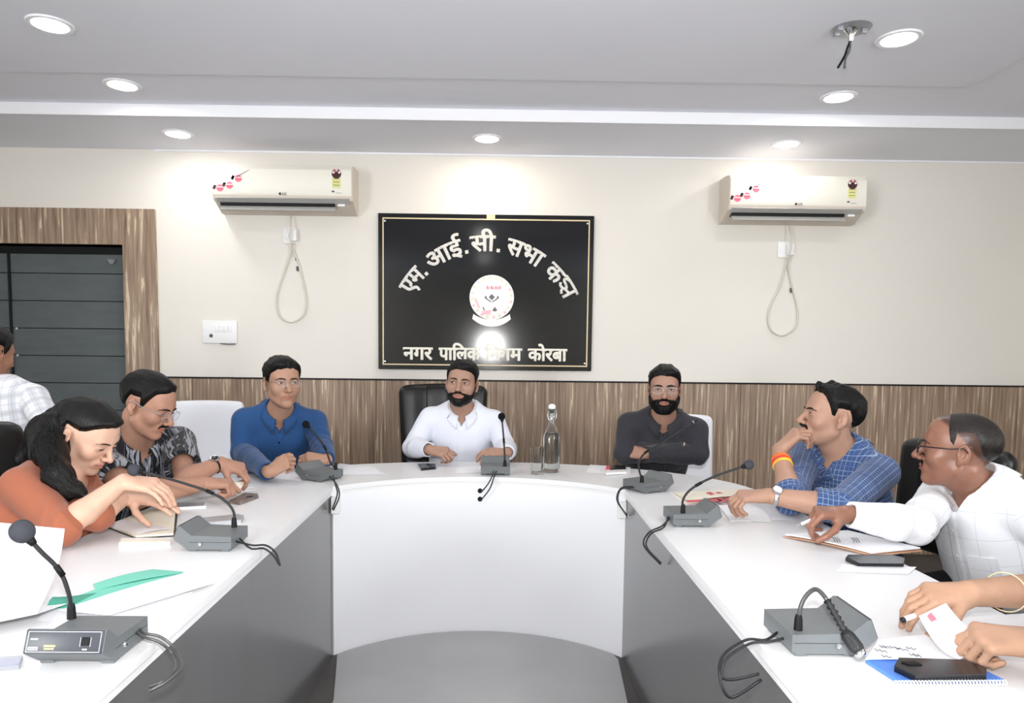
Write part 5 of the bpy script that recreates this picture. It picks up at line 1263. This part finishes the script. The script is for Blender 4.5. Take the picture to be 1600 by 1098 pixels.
# ------------------------------------------------------------------ the people around the table
V3 = lambda *a: np.array(a, float)
A3 = lambda x, y, Y: np.array(aty(x, y, Y))
Z3 = lambda x, y, z: np.array(atz(x, y, z))
C_white = cloth_mat('white_shirt_cloth', lin(226, 229, 240)); C_blue = cloth_mat('royal_blue_cloth', lin(40, 76, 124))
C_black = cloth_mat('charcoal_cloth', lin(52, 52, 58)); C_check = cloth_mat('checked_blue_cloth', lin(60, 82, 124), [(.0165, .0017, lin(150, 168, 200), .8, (0, 1)), (.099, .006, lin(48, 70, 136), .5, (0, 1))])
C_whitecheck = cloth_mat('white_window_check_cloth', lin(238, 239, 243), [(.085, .0016, lin(176, 184, 200), .55, (0, 1))])
C_plaid = cloth_mat('pale_plaid_cloth', lin(226, 226, 230), [(.07, .024, lin(186, 188, 196), .6, (0, 1)), (.035, .003, lin(150, 152, 160), .4, (0, 1))])
C_orange = cloth_mat('rust_orange_cloth', lin(158, 94, 70)); C_p8 = cloth_mat('plain_white_cloth', lin(235, 236, 240))
def ikat():
    m = cloth_mat('ikat_cloth', lin(140, 142, 150)); nt = m.node_tree; b = nt.nodes['Principled BSDF']; N = nt.nodes.new; Lk = nt.links.new
    a = N('ShaderNodeAttribute'); a.attribute_name = 'cloth'
    nz = N('ShaderNodeTexNoise'); nz.inputs['Scale'].default_value = 30; nz.inputs['Detail'].default_value = 4
    mp = N('ShaderNodeMapping'); mp.inputs['Scale'].default_value = (1.6, .35, 1); Lk(a.outputs['Vector'], mp.inputs[0]); Lk(mp.outputs[0], nz.inputs['Vector'])
    sx = N('ShaderNodeSeparateXYZ'); Lk(a.outputs['Vector'], sx.inputs[0])
    ad = N('ShaderNodeMath'); ad.operation = 'MULTIPLY_ADD'; Lk(nz.outputs[0], ad.inputs[0]); ad.inputs[1].default_value = .045; Lk(sx.outputs[0], ad.inputs[2])
    pp = N('ShaderNodeMath'); pp.operation = 'PINGPONG'; Lk(ad.outputs[0], pp.inputs[0]); pp.inputs[1].default_value = .032
    r = N('ShaderNodeValToRGB'); cr = r.color_ramp; cr.interpolation = 'CONSTANT'
    mu = N('ShaderNodeMath'); mu.operation = 'MULTIPLY'; Lk(pp.outputs[0], mu.inputs[0]); mu.inputs[1].default_value = 1/.032; Lk(mu.outputs[0], r.inputs[0])
    while len(cr.elements) < 5: cr.elements.new(.5)
    for e, (p, c) in zip(cr.elements, ((0, lin(28, 29, 34)), (.36, lin(84, 86, 92)), (.43, lin(22, 23, 28)), (.68, lin(142, 144, 152)), (.92, lin(34, 35, 40)))): e.position = p; e.color = (*c, 1)
    # broken, woven edges
    n2 = N('ShaderNodeTexNoise'); n2.inputs['Scale'].default_value = 90; m2 = N('ShaderNodeMapping'); m2.inputs['Scale'].default_value = (1, .3, 1); Lk(a.outputs['Vector'], m2.inputs[0]); Lk(m2.outputs[0], n2.inputs['Vector'])
    gt = N('ShaderNodeMath'); gt.operation = 'GREATER_THAN'; Lk(n2.outputs[0], gt.inputs[0]); gt.inputs[1].default_value = .62
    mx = N('ShaderNodeMix'); mx.data_type = 'RGBA'; Lk(gt.outputs[0], mx.inputs[0]); Lk(r.outputs[0], mx.inputs['A']); mx.inputs['B'].default_value = (*lin(126, 128, 136), 1)
    Lk(mx.outputs['Result'], b.inputs['Base Color']); return m
C_ikat = ikat()
M['scalp_hair'] = hair_mat('thin_brown_black_hair', lin(24, 16, 14), .36, .45)
TB = dict(mat=M['trouser_black']); TG = dict(mat=M['trouser_grey'])

if True:
    hc = A3(722, 598, 3.90)
    P1 = person('man in a plain white shirt with short dark beard, hands folded, before the black sign', (-.17, 4.08, .57), hc+V3(0, .06, -.150), hc, (-7, -2, 5), .178, 0, skin=(168, 132, 114), hs=1.06, vox=.0044,
        head=dict(w=1.08, jaw=1.06, gaze=(-.5, .3), brow=1.1), 
        armR=dict(rest=TZ+.008, wrist=Z3(672, 716, .785), el=A3(646, 708, 3.88), D=(.82, -.42, -.05), N=(-.1, -.55, .83), curl=[(52, 60, 34), (56, 64, 36), (58, 66, 36), (60, 66, 38)], cuff=.95, th=1.08),
        armL=dict(wrist=Z3(793, 717, .785), el=A3(790, 708, 3.86), D=(-.85, -.2, .05), N=(.1, -.4, .9), curl=RELAX, cuff=.95),
        shirt=dict(mat=C_white, seed=11, v=.07), hair=dict(mat=M['hair_black'], t=.015, sweep=.006, sweep_side=1, beard=('full', 1.0, .78), bt=.004, bmat=M['hair_black'], seed=2), legs=TG, belly=1.08, chest=1.06)
if True:
    hc = A3(441, 597, 3.62)
    P2 = person('man in a plain royal blue shirt and rimless spectacles, speaking at the left rear corner', (-1.18, 3.95, .57), hc+V3(-.03, .06, -.150), hc, (32, 0, 0), .178, 14, skin=(176, 136, 114), hs=1.08, vox=.0044,
        head=dict(w=.98, gaze=(.3, 0), specs=dict(mat='chrome', r=.0006, tr=.0009)),
        armR=dict(wrist=Z3(420, 738, .80), el=A3(378, 706, 3.62), D=(.62, .15, .42), N=(-.2, -.85, .45), curl=PINCH, cuff=.95),
        armL=dict(wrist=Z3(511, 722, .80), el=A3(502, 697, 3.62), D=(-.75, -.25, .12), N=(.2, -.5, .85), curl=LOOSE, cuff=.95),
        shirt=dict(mat=C_blue, seed=21, v=.085, pocket=(.085, -.19), bmat='phone'), hair=dict(mat=M['hair_black'], t=.018, side=.007, sweep=.006, sweep_side=-1, seed=4), legs=TB)
if True:
    hc = A3(1038, 607, 3.68)
    P5 = person('young man in a charcoal shirt with full black beard and spectacles, arms crossed', (.93, 4.0, .57), hc+V3(.015, .06, -.150), hc, (-13, 1, 0), .178, -10, skin=(166, 128, 110), hs=1.04, vox=.0044,
        head=dict(w=.96, specs=dict(mat='chrome'), brow=1.3),
        armR=dict(wrist=(1.01, 3.68, .83), el=A3(976, 720, 3.70), D=(.75, .5, -.1), N=(0, -.8, .5), curl=RELAX, cuff=.97), armL=dict(wrist=(.80, 3.62, .825), el=A3(1090, 722, 3.70), D=(-.75, .55, .1), N=(-.3, -.8, .5), curl=FIST, cuff=.97),
        shirt=dict(mat=C_black, seed=31, v=.07, pocket=(.08, -.17), bmat='phone'), hair=dict(mat=M['hair_black'], t=.014, sweep=.006, beard=('full', 1.0, 1.05), bt=.012, seed=7), legs=TB)
if True:
    hc = A3(231, 631, 2.74)
    P3 = person('moustached man in a black and grey patterned shirt and spectacles, reading papers', (-1.60, 3.02, .57), hc+V3(-.085, .085, -.135), hc, (84, 24, 0), .172, 52, skin=(170, 128, 108), hs=1.0, vox=.0042,
        head=dict(w=.98, open=.45, specs=dict(mat='silver', r=.0009), lids=1),
        armR=dict(wrist=Z3(318, 764, .81), rest=TZ+.014, el=Z3(214, 774, .83), D=(.85, .35, -.05), N=(-.1, -.2, .95), curl=FIST, cuff=-.35, thick=1.08), armL=dict(wrist=Z3(344, 742, .835), rest=TZ+.016, el=Z3(290, 750, .835), D=(.8, .1, -.25), N=(.15, -.35, .9), curl=LOOSE, cuff=-.35),
        shirt=dict(mat=C_ikat, seed=41, v=.085, pocket=(.08, -.17), bmat='phone'), hair=dict(mat=M['hair_black'], t=.016, side=.008, beard=(None, 1.25, .95), seed=12, line=lambda y: np.interp(y, [-.10, -.075, -.05, -.036, -.024, -.012, -.007, .036, .052, .075, .11], [.088, .080, .062, .030, -.002, -.012, .026, .026, -.018, -.050, -.060])), legs=dict(mat=M['trouser_black'], yaw=88))
if True:
    hc = A3(136, 679, 2.30)
    P4 = person('woman with long black hair in a rust orange top, looking down with one hand raised', (-1.53, 2.20, .57), hc+V3(-.07, -.01, -.130), hc, (82, 30, 0), .150, 72, skin=(206, 166, 144), hs=.95, vox=.0036, female=True, neck_r=.046,
        head=dict(w=.97, jaw=.90, nose=.92, lip=1.1, chin=.9, open=.3, brow=.7, brow_up=.002),
        armR=dict(wrist=A3(193, 752, 2.14), el=A3(100, 833, 2.03), rest=None, D=(.92, .05, -.12), N=(-.05, -.35, .93), curl=[(38, 22, 12), (34, 24, 12), (30, 24, 14), (26, 22, 14)], thumb=(20, 20, 10, .7), cuff=.08, thick=.92, s=.95, len=.96),
        armL=dict(wrist=Z3(200, 801, .80), el=Z3(150, 803, .83), rest=TZ+.016, D=(.9, -.05, -.1), N=(0, -.2, 1), curl=FLAT, cuff=.12, thick=.86, s=.95, len=.96),
        shirt=dict(mat=C_orange, seed=51, v=.03, placket=False, buttons=0, vox=.005), collar=False, hair=dict(mat=M['hair_gloss'], t=.016, side=.012, ramp=.02, seed=14, jag=.002, fuzz=.0025, line=lambda y: np.interp(y, [-.10, -.07, -.05, -.03, -.014, .0, .036, .05, .11], [.078, .070, .054, .036, .028, .030, .028, -.06, -.10])), legs=TB, lips=lin(190, 120, 108))
if True:
    hc = A3(1300, 650, 2.74)
    P6 = person('moustached man in a blue checked shirt, hand at his chin, orange thread on the wrist', (1.50, 2.84, .57), hc+V3(.055, .03, -.135), hc, (-98, -7, 0), .175, -66, skin=(174, 136, 116), hs=1.03, vox=.0042,
        head=dict(w=1.0, jaw=1.0, brow=1.1, open=.8, gaze=(-.3, 0)),
        armR=dict(rest=None, wrist=A3(1217, 703, 2.74), el=Z3(1236, 784, .805), D=(.50, -.16, .58), N=(-.78, -.12, .6), curl=LOOSE, cuff=.16, s=1.05),
        armL=dict(rest=TZ+.009, wrist=Z3(1200, 795, .80), el=Z3(1312, 797, .81), D=(-.9, .15, -.05), N=(.0, -.25, .95), curl=LOOSE, cuff=.36, thick=1.06),
        shirt=dict(mat=C_check, seed=61, v=.085, vox=.005, pocket=(.08, -.16)), hair=dict(mat=M['hair_black'], t=.014, side=.0055, tuft=.024, beard=(None, 1.2, 1.0), seed=17, line=lambda y: np.interp(y, [-.10, -.075, -.05, -.036, -.024, -.012, -.007, .036, .052, .075, .11], [.100, .088, .068, .034, -.002, -.014, .026, .026, -.018, -.050, -.060])), legs=TB, belly=1.1)
if True:
    hc = A3(1499, 702, 2.24)
    P7 = person('balding man in a white window check shirt and spectacles, writing in the brown file', (1.74, 2.28, .57), hc+V3(.095, .03, -.125), hc, (-126, -3, 0), .185, -82, skin=(142, 100, 82), hs=1.05, vox=.0038,
        head=dict(w=1.05, jaw=1.04, scalp=(.82, (40, 26, 23)), gloss=(.45, .36), specs=dict(mat='phone', tr=.0019, r=.0018), brow=.9, nose=1.05),
        armR=dict(rest=TZ+.022, wrist=Z3(1322, 814, .83), el=Z3(1432, 822, .815), D=(-.9, -.05, .05), N=(.1, -.15, .95), curl=PINCH, thumb=(20, 30, 25, .7), cuff=.95),
        armL=dict(rest=None, wrist=(1.50, 2.03, .62), pole=(.5, -.5, -.3), D=(-.8, .3, -.3), N=(0, -.3, .9), curl=RELAX, cuff=.95, thick=1.1),
        shirt=dict(mat=C_whitecheck, seed=73, v=.07, vox=.005, pocket=(.09, -.17)), hair=dict(mat=M['scalp_hair'], t=.0018, side=.0035, ramp=.06, fuzz=.0006, jag=.006, beard=(None, .8, .7), seed=19, bmat=M['hair_black'], line=lambda y: np.interp(y, [-.10, -.044, -.030, -.024, -.012, -.007, .036, .05, .07, .11], [.3, .22, .03, .0, -.012, .026, .03, .0, -.04, -.060])), legs=TB, belly=1.15, chest=1.1)
    P7w = 1
if True:
    hc = V3(1.56, 1.36, 1.19)
    P8 = person('person at the right edge of whom only forearms and hands with a pen show', (1.78, 1.40, .57), hc+V3(.085, .02, -.14), hc, (-95, 25, 0), .18, -88, skin=(176, 138, 114), hs=1.04, vox=.0042,
        armR=dict(rest=TZ+.002, s=.94, wrist=Z3(1512, 966, .785), el=Z3(1720, 932, .80), D=(-.85, .0, -.05), N=(.1, -.35, .9), curl=[(30, 34, 20), (34, 36, 22), (36, 38, 22), (38, 40, 24)], thumb=(20, 30, 20, .5), cuff=.42, thick=1.05), armL=dict(wrist=Z3(1618, 1012, .80), el=Z3(1830, 1050, .83), D=(-.9, .2, .0), N=(.05, -.35, .9), curl=FIST, cuff=.3, thick=1.05),
        shirt=dict(mat=C_p8, seed=81), hair=dict(mat=M['hair_black'], t=.022, seed=23), legs=TB)
if True:
    hc = A3(-18, 552, 3.12)
    P9 = person('person in a pale plaid shirt standing with turned back by the dark door', (-2.16, 3.24, .80), hc+V3(-.0, .03, -.15), hc, (165, 10, 0), .165, 172, skin=(150, 108, 86), hs=1.0, vox=.005,
        armR=dict(wrist=(-1.90, 3.16, .74), pole=(.5, -.6, 0), D=(0, .1, -1), N=(.9, 0, 0), curl=RELAX, cuff=.9), armL=dict(wrist=(-2.42, 3.2, .74), pole=(-.5, -.6, 0), D=(0, .1, -1), N=(-.9, 0, 0), curl=RELAX, cuff=.9),
        shirt=dict(mat=C_plaid, seed=91, vox=.007, buttons=0, hem=-.16), hair=dict(mat=M['hair_black'], t=.018, seed=29, vox=.005), legs=TB, standing=True)
# ------------------------------------------------------------------ worn and held things
def ring_on(name, a, f, r, m, parent, w=.006, rr=None, tilt=0, col=None):
    """a band round the forearm of arm a at share f between elbow and wrist"""
    el, wr = a['fo']; p = el+(wr-el)*f; d = _n(wr-el); e1 = _n(np.cross(d, [0.3, .2, 1])); e2 = np.cross(d, e1); e1 = _n(e1+d*tilt)
    rad = rr or (.0405+(.0255-.0405)*max(f-.3, 0)/.7)*a['th']+r
    Lo = np.array(parent.location)
    return tube(name, [p+rad*(math.cos(t)*e1+math.sin(t)*e2)-Lo for t in np.linspace(0, 2*math.pi, 25)], w, m, parent, 6)
M['thread_orange'] = mat('orange_thread', lin(240, 120, 60), .8, .2); M['thread_yellow'] = mat('yellow_thread', lin(244, 200, 70), .8, .2); M['thread_red'] = mat('red_thread', lin(214, 62, 52), .8, .2)
def watch(Pn, a, f, face_m, strap_m):
    el, wr = a['fo']; d = _n(wr-el); p = el+(wr-el)*f; up = np.array([0, -.55, .83]); up = _n(up-d*(up@d)); rad = (.0405+(.0255-.0405)*max(f-.3, 0)/.7)*a['th']
    Lo = np.array(Pn['o'].location)
    s_ = lathe('watch', [(0, 0), (.017, 0), (.018, .003), (.017, .008), (.0145, .0085), (0, .0085)], M['chrome'], Pn['o'], 22, tuple(p+up*(rad-.001)-Lo)); s_.rotation_euler = Vector(up).to_track_quat('Z', 'Y').to_euler()
    lathe('watch_face', [(0, .0086), (.014, .0086), (.013, .0094), (0, .0094)], M[face_m], s_, 22)
    sd = np.cross(up, d)
    st = tube('watch_strap', [p+(rad+.0015)*(math.cos(t)*up+math.sin(t)*sd)-Lo for t in np.linspace(0, 2*math.pi, 25)], .0075, M[strap_m], Pn['o'], 8, 0, .22)
if True: watch(P3, P3['arms'][1], .86, 'phone', 'black')
if True:
    for f, mm, w, tl in ((.70, 'thread_orange', .0035, .1), (.73, 'thread_red', .003, -.1), (.76, 'thread_orange', .004, .05), (.79, 'thread_orange', .003, -.15), (.66, 'thread_yellow', .003, .0), (.69, 'thread_yellow', .0025, .18)):
        ring_on('wrist_thread', P6['arms'][0], f, .002, M[mm], P6['o'], w, None, tl)
    watch(P6, P6['arms'][1], .90, 'white', 'chrome')
    p = P6['ssnap'](P6['neck']+P6['lat']*.085-P6['u']*.15-P6['bk']*.14, .004); u_ = P6['u']
    t = thing('pen', 'small pen clipped in the shirt pocket of the man in checked blue', 'pen', tuple(p))
    tube('barrel', [-u_*.05, u_*.028], .0042, M['phone'], t, 8); tube('clip', [u_*.024-P6['bk']*.006, -u_*.01-P6['bk']*.006], .0016, M['chrome'], t, 6)
if True:
    a_, b_ = A3(1244, 822, 2.10), A3(1306, 795, 2.11); c = (a_+b_)/2; d = _n(a_-b_); hl = np.linalg.norm(a_-b_)/2
    t = thing('pen', 'white pen held over the brown file by the balding man', 'pen', tuple(c))
    tube('barrel', [d*(hl-.016), -d*hl], .0046, M['white'], t, 10); tube('tip', [d*(hl-.016), d*hl], [.0044, .001], M['silver'], t, 10); tube('cap_end', [-d*hl, -d*(hl+.006)], .0048, M['silver'], t, 10)
if True:
    a_, b_ = A3(1409, 969, 1.40), A3(1486, 940, 1.43); c = (a_+b_)/2; d = _n(a_-b_); hl = np.linalg.norm(a_-b_)/2
    t = thing('pen', 'white pen with a dark tip in the fingers at the right edge', 'pen', tuple(c))
    tube('barrel', [d*(hl-.006), -d*hl], .0052, M['white'], t, 10); tube('tip', [d*(hl-.006), d*hl], .0056, M['phone'], t, 10)
    ring_on('bangle', P8['arms'][0], .74, .008, M['gold'], P8['o'], .0014, None, .3)
    watch(P8, P8['arms'][1], .93, 'phone', 'black')
    o = patch('held_page', [Z3(1436, 962, .825), Z3(1500, 1030, .762), Z3(1560, 1000, .775), Z3(1478, 942, .835)], 12, 8, lambda u, v: (0, 0, -.018*math.sin(3.14*u)), .0008, M['paper'])
    tag(o, 'curved white page held up by the hands at the right edge', 'paper')
    e_ = patch('red_print', [Z3(1449, 962, .8245), Z3(1456, 972, .815), Z3(1464, 968, .817), Z3(1455, 957, .8265)], 2, 2, lambda u, v: .001, .0006, M['pink'], o)
    sheet('paper_sheet', 'large white sheet under the hands at the right edge', 'paper', [(1480, 1000), (1640, 1010), (1660, 955), (1500, 965)], TZ+.0012, M['paper'], lambda u, v: .001)
if True:
    p = P5['ssnap'](P5['neck']+P5['lat']*.105-P5['u']*.115-P5['bk']*.14, .002)-np.array(P5['o'].location)
    lat, u_ = P5['lat'], P5['u']
    tube('pocket_emblem', [p-u_*.018-lat*.010, p-u_*.004, p+u_*.012+lat*.003, p+u_*.018], [.002, .0045, .004, .0015], M['paper_cream'], P5['o'], 6, 0, .4)
    tube('pocket_emblem', [p-u_*.008+lat*.004, p+u_*.004+lat*.008], [.003, .002], M['pink'], P5['o'], 6, 0, .4)
if True:
    Lo = np.array(P4['o'].location)
    st = blend((cone(A3(86, 664, 2.26), A3(80, 705, 2.20), .046, .042), '+', 0), (cone(A3(80, 705, 2.20), A3(92, 742, 2.13), .042, .038), '+', .03), (cone(A3(92, 742, 2.13), A3(118, 764, 2.115), .034, .020), '+', .03), (cone(A3(118, 764, 2.115), A3(136, 776, 2.105), .020, .007), '+', .02), (cone(A3(96, 738, 2.12), A3(106, 778, 2.10), .028, .008), '+', .02),
               (cone(A3(112, 650, 2.33), A3(70, 678, 2.33), .060, .052), '+', .03), (cone(A3(70, 678, 2.33), A3(44, 716, 2.33), .052, .036), '+', .03), (cone(A3(66, 690, 2.26), A3(72, 735, 2.22), .046, .042), '+', .03))
    def sh(P):
        d = st(P); ph = (P[:, 0]*1.0+P[:, 2]*.25); wob = np.sin(P[:, 2]*38)*.012
        n_ = hash_noise(np.c_[P[:, 0]+wob, P[:, 1], P[:, 2]*.18], 33, 3, 170)*.0040+hash_noise(P, 34, 2, 40)*.004
        return np.maximum(d-n_, -(P4['hf'](P)-.002))
    sh.box = st.box
    V, Q = surface_nets(sh, .0042, .01); np_mesh('long_hair', V, Q, M['hair_gloss'], P4['o'], tuple(Lo))
    def hsnap(p):
        for _ in range(3):
            e = 1e-3; d = sh(p[None])[0]; gr = np.array([sh((p+np.eye(3)[i]*e)[None])[0]-d for i in range(3)])/e; p = p-np.clip(d, -.03, .03)*gr/max(gr@gr, .5)
        return p
    rg = np.random.RandomState(8); lv, lf = [], []
    spine = np.array(catmull([A3(90, 655, 2.25), A3(82, 690, 2.21), A3(88, 728, 2.14), A3(112, 756, 2.11), A3(134, 770, 2.105)], 6))
    for k in range(32):
        off = rg.normal(size=3)*np.array([.020, .016, .010]); off = np.clip(off, -.03, .03); off[1] = -abs(off[1])-.020; n0 = rg.randint(0, 8); n1 = len(spine)-rg.randint(0, 8); ph = rg.uniform(0, 6.28)
        pts = [spine[i]+off*(1+.4*np.sin(i*.45+ph))+np.array([.004*np.sin(i*.9+ph), 0, -.003*max(0, i-16)*rg.uniform(.6, 1.2)]) for i in range(n0, n1)]
        pts = [hsnap(p_) for p_ in pts]
        v_, f_ = tube_geo(pts, [.0012, .0028, .0026, .0004], 5); n_ = len(lv); lv.extend([p-Lo for p in v_]); lf.extend([tuple(i+n_ for i in q) for q in f_])
    mesh_obj('hair_locks', lv, lf, M['hair_gloss'], P4['o'], True)
    c = A3(80, 656, 2.27)-Lo
    bm = bmesh.new()
    for k in range(6):
        a = k*math.pi/3; q = bmesh.ops.create_uvsphere(bm, u_segments=8, v_segments=6, radius=.009)
        for v in q['verts']: v.co = Vector((v.co.x+.011*math.cos(a), v.co.y*.5, v.co.z+.011*math.sin(a)))
    cl = bm_obj('hair_clip', bm, M['black'], P4['o'], 60); cl.location = tuple(c)
    e = P4['W']((-.083, .005, -.037)) - Lo
    bm = bmesh.new(); bmesh.ops.create_uvsphere(bm, u_segments=12, v_segments=8, radius=.0042); er_ = bm_obj('earring', bm, M['white'], P4['o'], 60); er_.location = tuple(e)

# ------------------------------------------------------------------ chairs
def pad(name, w, d, h, m, parent, lo, bev=.03, rot=(0, 0, 0), seg=4, crown=0, chan=0, taper=0):
    """cushion w (x) by d (y) by h (z), subdivided and softened"""
    bm = bmesh.new(); bbox_into(bm, (-w/2, -d/2, 0), (w/2, d/2, h))
    bmesh.ops.bevel(bm, geom=bm.edges[:]+bm.verts[:], offset=min(bev, d*.48, h*.48), segments=seg, profile=.5, affect='EDGES')
    es = [e for e in bm.edges if abs(e.verts[0].co.x-e.verts[1].co.x) > w*.4 or abs(e.verts[0].co.z-e.verts[1].co.z) > h*.4]
    bmesh.ops.subdivide_edges(bm, edges=es, cuts=14, use_grid_fill=True)
    for v in bm.verts:
        x, z = v.co.x/(w/2), v.co.z/h
        if crown: v.co.z += crown*(1-x*x)*max(0, z)
        if taper: v.co.x *= 1-taper*(1-z if taper > 0 else z)*(1 if taper > 0 else -1)
        if chan: v.co.y += chan*abs(math.sin(x*1.5*math.pi))**.5*(-1 if v.co.y < 0 else 0)
        v.co.y += .03*x*x*(-1)*(1 if h > d else 0)
    o = bm_obj(name, bm, m, parent, 50); o.location = lo; o.rotation_euler = rot; return o
def office_chair(label, loc, rz, top=1.12, arms=True, group='black leather office chairs'):
    t = thing('office_chair', label, 'chair', loc, rz, group)
    pad('seat', .50, .48, .085, M['leather'], t, (0, -.02, .345), .035)
    pad('backrest', .56, .10, top-.50, M['leather'], t, (0, .25, .50), .045, (R_(-7), 0, 0), 4, .02, -.014, .12)
    for k in (-.095, .095): tube('back_seam', [(k*.95, .190, .56), (k, .185, .75), (k*1.03, .222, top-.05), (k*1.03, .262, top+.012)], .0035, M['black'], t, 6, 4)
    for s_ in ((-1, 1) if arms else ()):
        tube('armrest', [(s_*.29, .22, .52), (s_*.33, .17, .60), (s_*.335, .05, .625), (s_*.335, -.14, .615), (s_*.32, -.17, .56), (s_*.24, -.1, .39)], .018, M['black'], t, 8, 5)
    lathe('gas_post', [(0, .09), (.03, .09), (.03, .28), (.022, .28), (.022, .35), (0, .35)], M['chrome'], t, 14)
    for k in range(5):
        a = 2*math.pi*k/5+.3; tube('base_arm', [(0, 0, .10), (.15*math.cos(a), .15*math.sin(a), .095), (.28*math.cos(a), .28*math.sin(a), .065)], [.026, .022, .016], M['black'], t, 8)
        lathe('castor', [(0, -.02), (.026, -.02), (.029, -.01), (.029, .01), (.026, .02), (0, .02)], M['black'], t, 14, (.28*math.cos(a), .28*math.sin(a), .030)).rotation_euler = (R_(90), 0, a)
    return t
def white_chair(label, loc, rz, top=1.03, w=.47, group='white leatherette chairs'):
    t = thing('visitor_chair', label, 'chair', loc, rz, group)
    pad('seat', w, .46, .075, M['chair_white'], t, (0, -.02, .352), .03)
    pad('backrest', w, .075, top-.48, M['chair_white'], t, (0, .23, .48), .035, (R_(-8), 0, 0), 4, .012)
    for s_ in (-1, 1):
        for y in (-.2, .2): tube('leg', [(s_*(w/2-.035), y, .36), (s_*(w/2-.02), y*1.08, .0)], .014, M['chrome'], t, 10)
        tube('back_post', [(s_*.15, .19, .37), (s_*.15, .262, .52), (s_*.15, .29, .6)], .010, M['chrome'], t, 8)
    return t
office_chair('black leather chair with stitched back behind the man in the white shirt, below the sign', (-.285, 4.16, 0), R_(2), 1.13, False)
office_chair('black leather chair behind the woman in orange at the left edge', (-1.53, 2.26, 0), R_(72), 1.06, False)
office_chair('black leather chair behind the man in the blue checked shirt', (1.66, 2.86, 0), R_(-80), .97, False)
office_chair('black leather chair behind the balding man in white', (1.80, 2.24, 0), R_(-86), .92, False)
office_chair('black leather chair beyond the right edge, behind the hands with the pen', (1.86, 1.36, 0), R_(-90), 1.04, False)
white_chair('empty white chair between the patterned shirt and the plain blue shirt', (-1.64, 3.98, 0), R_(16), 1.03)
white_chair('white chair behind the man in charcoal, its edge showing beside his arm', (1.12, 4.08, 0), R_(-8), .97, .42)
white_chair('low white chair hidden behind the man in plain blue', (-1.13, 4.0, 0), R_(10), .86, .38)
white_chair('low white chair hidden behind the man in the patterned shirt', (-1.66, 2.88, 0), R_(86), .72, .42)
